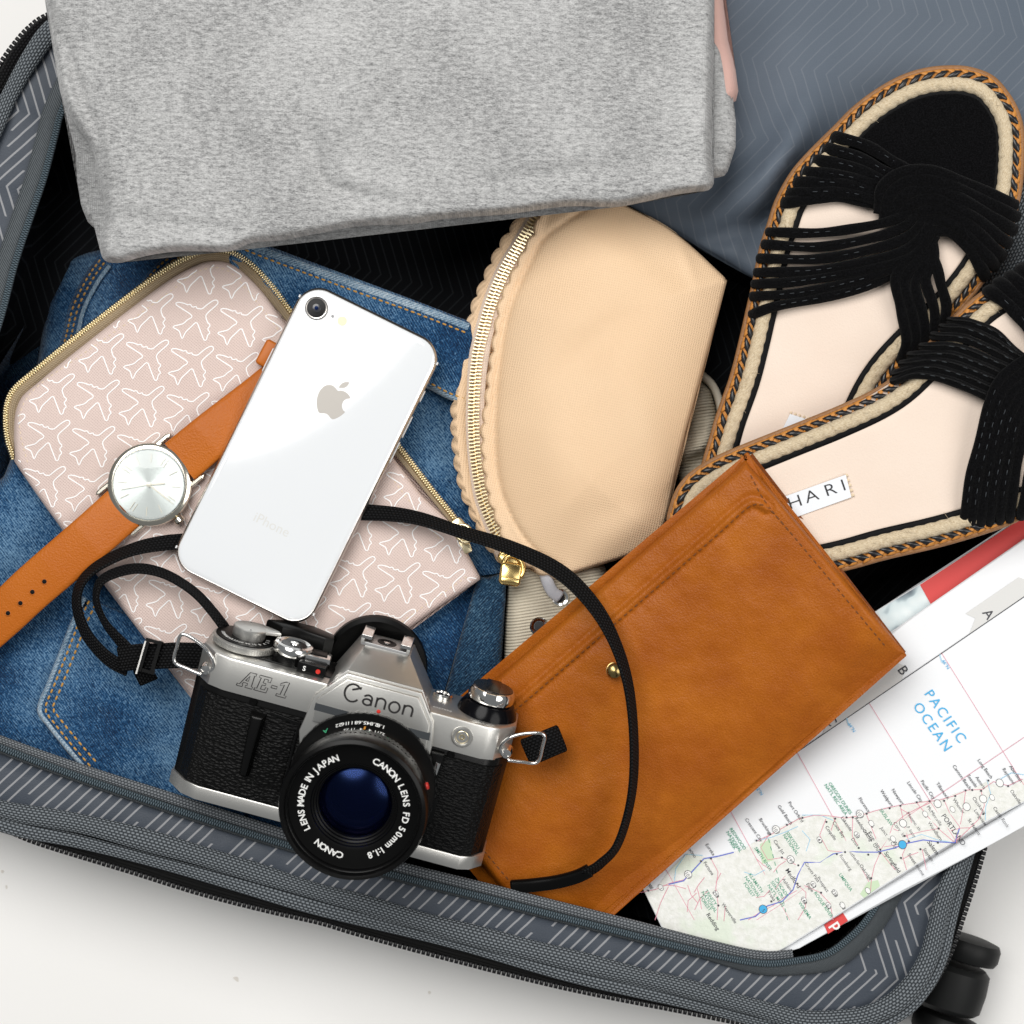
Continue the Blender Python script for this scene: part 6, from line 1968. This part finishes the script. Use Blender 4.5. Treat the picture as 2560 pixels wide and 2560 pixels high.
# rubber focus ring: knurled blocks
fr_ = MB()
for r_ in range(4):
    for i in range(90):
        a = 2 * math.pi * (i + .5 * (r_ % 2)) / 90
        fr_.box(CM @ Matrix.Translation((LXc, LYc, Z0 + 16.6 + r_ * 2.4)) @ Matrix.Rotation(a, 4, 'Z') @ Matrix.Translation((27.75 + r_ * .5, 0, 0)), 1.2, 1.2, 1.6)
fr_.build('focus_ring', M_grip_rubber, ln_, False, 'stuff')
ag = MB()
for i in range(60):
    a = 2 * math.pi * i / 60
    if i % 5 == 0: continue
    ag.box(CM @ Matrix.Translation((LXc, LYc, Z0 + 2.2)) @ Matrix.Rotation(a, 4, 'Z') @ Matrix.Translation((31.4, 0, 0)), .5, 1.6, 2.6)
ag.build('aperture_ring', M_grip_rubber, ln_, False, 'stuff')
turned('front_ring', [(27.6, 33.3), (27.0, 31.2), (26.2, 31.0), (19.5, 30.2), (18.2, 29.8), (17.8, 28.9), (17.2, 28.7), (16.9, 27.8), (16.2, 27.5), (15.9, 26.4), (15.4, 26.2), (15.2, 24.0)], LXc, LYc, Z0, 'z', M_black_satin, ln_, 80, endcap=False)
turned('rear_element', [(12.6, 10.0)] + [(12.6 * math.sin(a), 10.0 + 4.2 * (math.cos(a) - math.cos(1.2)) / (1 - math.cos(1.2))) for a in np.linspace(1.2, .004, 14)], LXc, LYc, Z0, 'z', M_lens_in, ln_, 56)
turned('inner_barrel', [(15.4, 24.2), (15.0, 22.0), (14.2, 21.6), (14.0, 19.6), (13.0, 19.2), (12.8, 16.4), (11.6, 16.0), (11.4, 12.0), (12.6, 11.5), (12.6, 9.0), (.1, 9.0)], LXc, LYc, Z0, 'z', M_black_paint, ln_, 56, endcap=False)
turned('front_glass', [(15.3 * math.sin(a) / math.sin(.75), 24.2 + 3.9 * (math.cos(a) - math.cos(.75)) / (1 - math.cos(.75))) for a in np.linspace(.75, .003, 18)], LXc, LYc, Z0, 'z', M_front_glass, ln_, 64, 80)
def ringtext(mbx, s_t, a_start, a_end, rad, z, size, bold=.0, tiltout=0):
    """letters clockwise, tops outward"""
    n_ = len(s_t)
    wch = []
    for ch in s_t:
        V, F = text_geo(ch, 1.0)
        wch.append(.34 if ch == ' ' else (.30 if ch in ':.1I' else (.80 if ch == 'm' else .66)))
    tot = sum(wch)
    acc = 0
    for ch, w__ in zip(s_t, wch):
        a = math.radians(a_start + (a_end - a_start) * (acc + w__ / 2) / tot)
        acc += w__
        if ch == ' ': continue
        M = CM @ Matrix.Translation((LXc, LYc, z)) @ Matrix.Rotation(a - math.pi / 2, 4, 'Z') @ Matrix.Translation((0, rad, 0))
        put_text(mbx, ch, M, size, bold, 1, 'CENTER')
of = 14.3
mb = MB()
ringtext(mb, 'CANON LENS FD 50mm 1:1.8', 68 + of, -76 + of, 20.6, Z0 + 31.05, 3.9, .02)
ringtext(mb, 'LENS MADE IN JAPAN', 210 + of, 106 + of, 20.6, Z0 + 31.05, 3.9, .02)
ringtext(mb, 'CANON', 258 + of, 224 + of, 20.6, Z0 + 31.05, 3.9, .02)
mb.build('ring_lettering', M_white_ink, ln_, False)
# scale figures on the barrel, readable from above
def barrel_text(mbx, s_t, a, z, size, rad=31.6, cone=.39):
    M = CM @ Matrix.Translation((LXc, LYc, Z0 + z)) @ Matrix.Rotation(math.radians(a), 4, 'Z') @ Matrix.Translation((rad, 0, 0)) @ Matrix.Rotation(math.pi / 2 - cone, 4, 'Y') @ Matrix.Rotation(-math.pi / 2, 4, 'Z') @ Matrix.Rotation(math.pi, 4, 'Z')
    put_text(mbx, s_t, M, size, .01, 1, 'CENTER')
wt, gt_, ot = MB(), MB(), MB()
for s_t, a in (('22', 112), ('16', 107), ('11', 102), ('8', 97), ('5.6', 92), ('4', 87), ('2.8', 82), ('1.8', 76)): barrel_text(wt, s_t, a + of - 4, 7.6, 3.0, 29.35)
for s_t, a in (('22', 105), ('11', 99), ('4', 92), ('4', 84), ('11', 78), ('22', 73)): barrel_text(wt, s_t, a + of - 4, 11.9, 2.4, 27.7, .245)
for s_t, a in (('\u221e', 92), ('10', 84), ('5', 76), ('3', 69)): barrel_text(wt, s_t, a + of - 4, 14.2, 2.6, 27.15, .245)
for s_t, a in (('ft', 99), ('30', 85), ('15', 76), ('10', 66)): barrel_text(gt_, s_t, a + of - 4, 16.4, 2.6, 28.3, 0)
barrel_text(gt_, 'A', 124 + of - 4, 7.8, 3.6, 29.35)
ot.box(CM @ Matrix.Translation((LXc, LYc, Z0 + 11.5)) @ Matrix.Rotation(math.radians(89 + of - 4), 4, 'Z') @ Matrix.Translation((27.75, 0, 0)), .5, .7, 2.6)
wt.build('white_figures', M_white_ink, ln_, False); gt_.build('green_figures', M_green_ink, ln_, False); ot.build('orange_mark', M_orange_ink, ln_, False)
turned('red_dot', [(.9, 0), (.6, .4), (.1, .5)], 81.6, 62.0, ZF + 6.4, 'z', M_red, npl, 14)
lathe_obj('release_dot', [(1.6, 0), (1.4, .8), (.1, 1.0)], M_red, ln_, 14, CM @ Matrix.Translation((LXc, LYc, Z0 + 24)) @ Matrix.Rotation(math.radians(14 + of), 4, 'Z') @ Matrix.Translation((30.4, 0, 0)) @ Matrix.Rotation(math.pi / 2, 4, 'Y'))
# strap lugs and wire rings
for sx, x0, yz in ((-1, 5.5, 57.0), (1, 138.5, 55.5)):
    lug = turned('strap_lug', [(2.6, -2), (2.6, 3.0), (2.0, 4.4), (.1, 4.9)], x0, yz, 24.5, 'z', M_chrome, n=20)
    w3 = [(sx * -1.5, -1, 0), (sx * -3.2, 3.0, 1.2), (sx * -.5, 8.0, 2.0), (sx * 5.5, 11.5, 1.5), (sx * 13.0, 13.0, 1), (sx * 14.0, 7, 1), (sx * 13.5, .2, 1), (sx * 7, -1.2, 1.5), (sx * 1, -2.0, 1.8)]
    wp = cr(np.array(w3, float), 6)
    P3 = np.array([tuple(CM @ Vector((x0 + a, yz + b, 28.5 + c))) for a, b, c in wp])
    sweep_obj('strap_ring', P3, circle(.0008, 8), M_chrome, lug)

# ------------------------------------------------------------------ camera strap (belongs to the camera)
def strap_path(name, pts, w_, h_=.0016, m=M_bweb, rolls=None):
    a = np.array(pts, float)
    p = resample(cr(a, 10), 5)
    wp = np.stack([*(np.array([P(x, y, z) for x, y, z in p]).T)], 1)
    ro = None
    if rolls is not None:
        ro = np.interp(np.linspace(0, 1, len(p)), np.linspace(0, 1, len(rolls)), np.radians(rolls))
    return sweep_obj(name, wp, flat(w_, h_, h_ * .45), m, ca, roll=ro)
strap_path('strap_webbing', [(318, 1672, .010), (282, 1655, .008), (248, 1626, .006), (212, 1578, .004), (192, 1515, .004), (199, 1465, .0045), (232, 1424, .005), (290, 1390, .005), (352, 1368, .004), (414, 1357, .002), (470, 1352, -.001), (560, 1338, -.003), (700, 1305, -.003), (820, 1285, -.001), (914, 1281, .002), (1033, 1293, .006),
                            (1153, 1330, .012), (1272, 1368, .018), (1391, 1424, .026), (1471, 1497, .032), (1530, 1590, .034), (1570, 1709, .034), (1585, 1855, .031), (1579, 1988, .024), (1546, 2107, .016), (1500, 2160, .011), (1464, 2183, .008)], .0074, .0016,
           rolls=[25, 40, 50, 55, 45, 25, 10, 0, 0, 0, 20, 40, 48, 40, 30, 25, 35, 50, 58, 62, 62, 64, 62, 50])
strap_path('strap_tab', [(1474, 2176, .008), (1440, 2192, .006), (1390, 2205, .003), (1330, 2213, .000), (1280, 2217, -.003)], .0062, .0042, M_black_satin, rolls=[20, 10, 0])
strap_path('strap_webbing', [(326, 1632, .011), (300, 1602, .011), (268, 1565, .010), (246, 1522, .009), (240, 1488, .009), (252, 1453, .009), (292, 1431, .009), (344, 1421, .009), (398, 1430, .009), (447, 1453, .010), (497, 1490, .011), (545, 1546, .012), (575, 1590, .010)], .0062, .0015,
           rolls=[20, 45, 60, 60, 50, 45, 50, 58, 62, 62, 60, 55])
# buckle and short webbing to the left ring
strap_path('strap_webbing', [(300, 1648, .010), (345, 1642, .013), (400, 1640, .014), (450, 1638, .015), (500, 1640, .014), (520, 1642, .012)], .0112, .0028, rolls=[0, 0, 5])
bk = MB()
for x, y in ((360, 1640), (392, 1640)):
    bk.box(Matrix.Translation(P(x, y, .0165)) @ Matrix.Rotation(math.radians(74), 4, 'Z'), .0135, .0016, .0030)
for s_ in (-1, 1):
    c = P(376, 1640, .016) + Vector((math.cos(math.radians(74)), math.sin(math.radians(74)), 0)) * (.0066 * s_)
    bk.box(Matrix.Translation(c) @ Matrix.Rotation(math.radians(-16), 4, 'Z'), .0075, .0014, .0028)
bko = bk.build('strap_buckle', M_black_paint, ca, False)
q = MB(); q.box(Matrix.Translation(P(353, 1643, .0172)) @ Matrix.Rotation(math.radians(74), 4, 'Z'), .0148, .0007, .0022); q.build('buckle_edge', M_satin, bko, False)
strap_path('strap_end', [(352, 1660, .006), (362, 1685, .004), (372, 1704, .002)], .0085, .002)
# right end loop
strap_path('strap_loop', [(1318, 1880, .019), (1345, 1870, .0215), (1375, 1857, .0215), (1402, 1846, .019)], .0122, .0042, rolls=[0, 3, 6])
